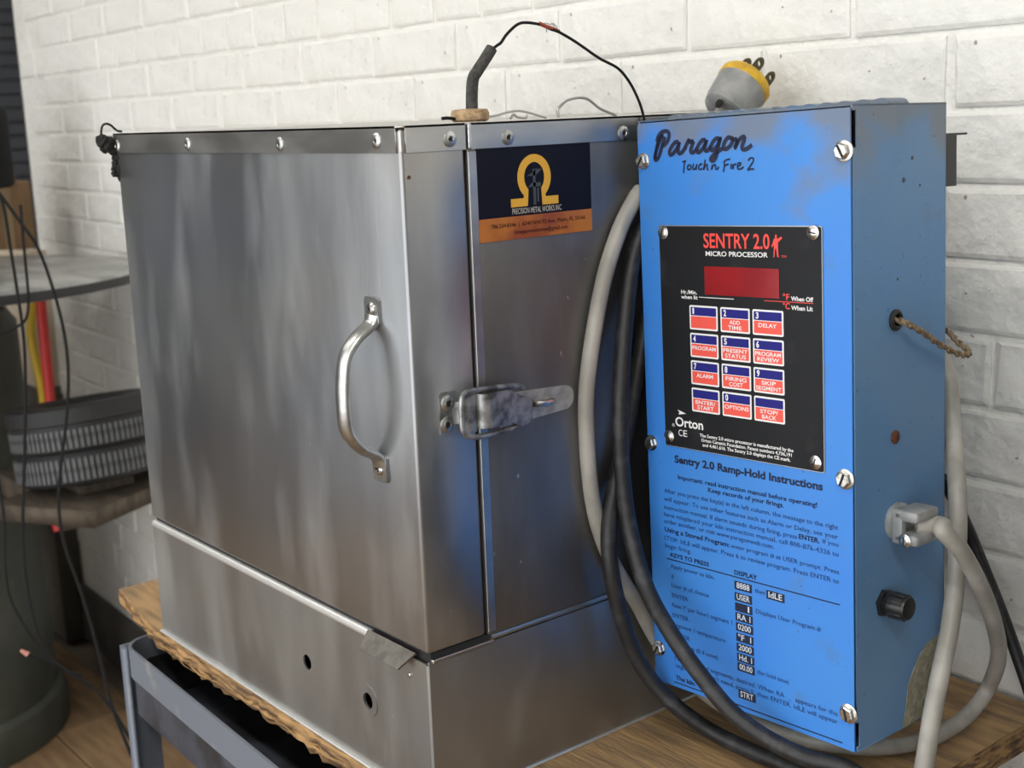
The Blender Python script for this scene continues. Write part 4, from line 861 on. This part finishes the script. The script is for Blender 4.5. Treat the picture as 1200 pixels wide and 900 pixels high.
ring(0, .055, rad, 'dusty black ribbed ring, the lower one of two on the shelf', 0)
ring(.0555, .078, rad * 1.0, 'black ribbed ring with smooth top band, stacked uppermost on the shelf', .030)
bm = nb(); box(bm, (rcx - .05, rcy - .05, sz), (rcx + .05, rcy + .05, sz + .0155), .002); tag(obj('wedge_block', bm, SHW, None, (rcx, rcy, sz)), 'small dark wood block propping the ribbed rings', 'block')
# hoses
dh = 2.75
cable('air_hose', [at(u, v, dh + .03) for u, v in ((41, 344), (36, 385), (41, 420), (48, 450), (51, 475), (50, 500), (54, 540), (56, 600))], .0085, mat('yellow_hose', (.55, .36, .01), .5), 'yellow air hose hanging under the disc table', 'hose')
cable('air_hose', [at(u, v, dh - .01) for u, v in ((47, 346), (52, 400), (57, 450), (61, 490), (64, 530), (64, 570), (66, 605), (69, 622))], .0100, mat('red_hose', (.52, .02, .015), .5), 'red coiled air hose hanging under the disc table', 'hose')
CREAM = mat('cream_board', (.62, .52, .40), .7)
pA = ony(22, 420, .56); pB = ony(52, 420, .56)
bm = nb(); box(bm, (pA.x - .03, wall_y(pA.x) - .06, -.105), (pB.x + .005, wall_y(pA.x) - .005, .225), .003)
struct(obj('trim_1', bm, CREAM))
bm = nb(); box(bm, (pA.x - .03, wall_y(pA.x) - .065, FZ), (pB.x + .012, wall_y(pA.x) - .005, -.105), .003)
struct(obj('trim_2', bm, GRIME))
# thin hanging wires
dw_ = 1.95
cable('thin_wire', [at(u, v, dw_) for u, v in ((-30, 190), (0, 228), (22, 258), (45, 292), (64, 345), (76, 395), (80, 440), (78, 490), (71, 550), (69, 595), (76, 640), (92, 685), (106, 730), (118, 775), (132, 830), (160, 900))], .0024, WIRE, 'thin black wire bowing right past the disc table edge', 'wire', 8)
cable('thin_wire', [at(u, v, dw_ + .03) for u, v in ((-20, 200), (2, 235), (12, 290), (20, 340), (28, 400), (30, 470), (28, 560), (27, 640), (34, 700), (44, 740), (58, 768), (80, 788), (108, 805), (136, 838), (165, 890))], .0024, WIRE, 'thin black wire hanging down across the green pedestal', 'wire', 8)
cable('thin_wire', [at(u, v, dw_ + .06) for u, v in ((24, 240), (29, 300), (33, 345), (31, 372), (18, 384), (-10, 396))], .0022, WIRE, 'short thin black wire curling left below the disc rim', 'wire', 8)
cable('thin_wire', [at(u, v, dw_ + .05) for u, v in ((-10, 520), (4, 600), (6, 660), (12, 700), (32, 738), (52, 762), (72, 782), (96, 792))], .0022, WIRE, 'thin black wire trailing low along the pedestal foot', 'wire', 8)
wn = thing('wire_nut', 'small wire tail with a pink connector tip by the pedestal', 'connector', at(30, 765, dw_))
bm = nb(); tube(bm, [at(24, 762, dw_), at(33, 767, dw_)], .0036, 8, rfun=lambda t: .6 + .5 * t); obj('cap', bm, mat('pink_cap', (.62, .28, .22), .6), wn)
bm = nb(); tube(bm, spline([at(33, 767, dw_), at(46, 771, dw_), at(62, 776, dw_)], 5), .0018, 6); obj('tail', bm, WIRE, wn)
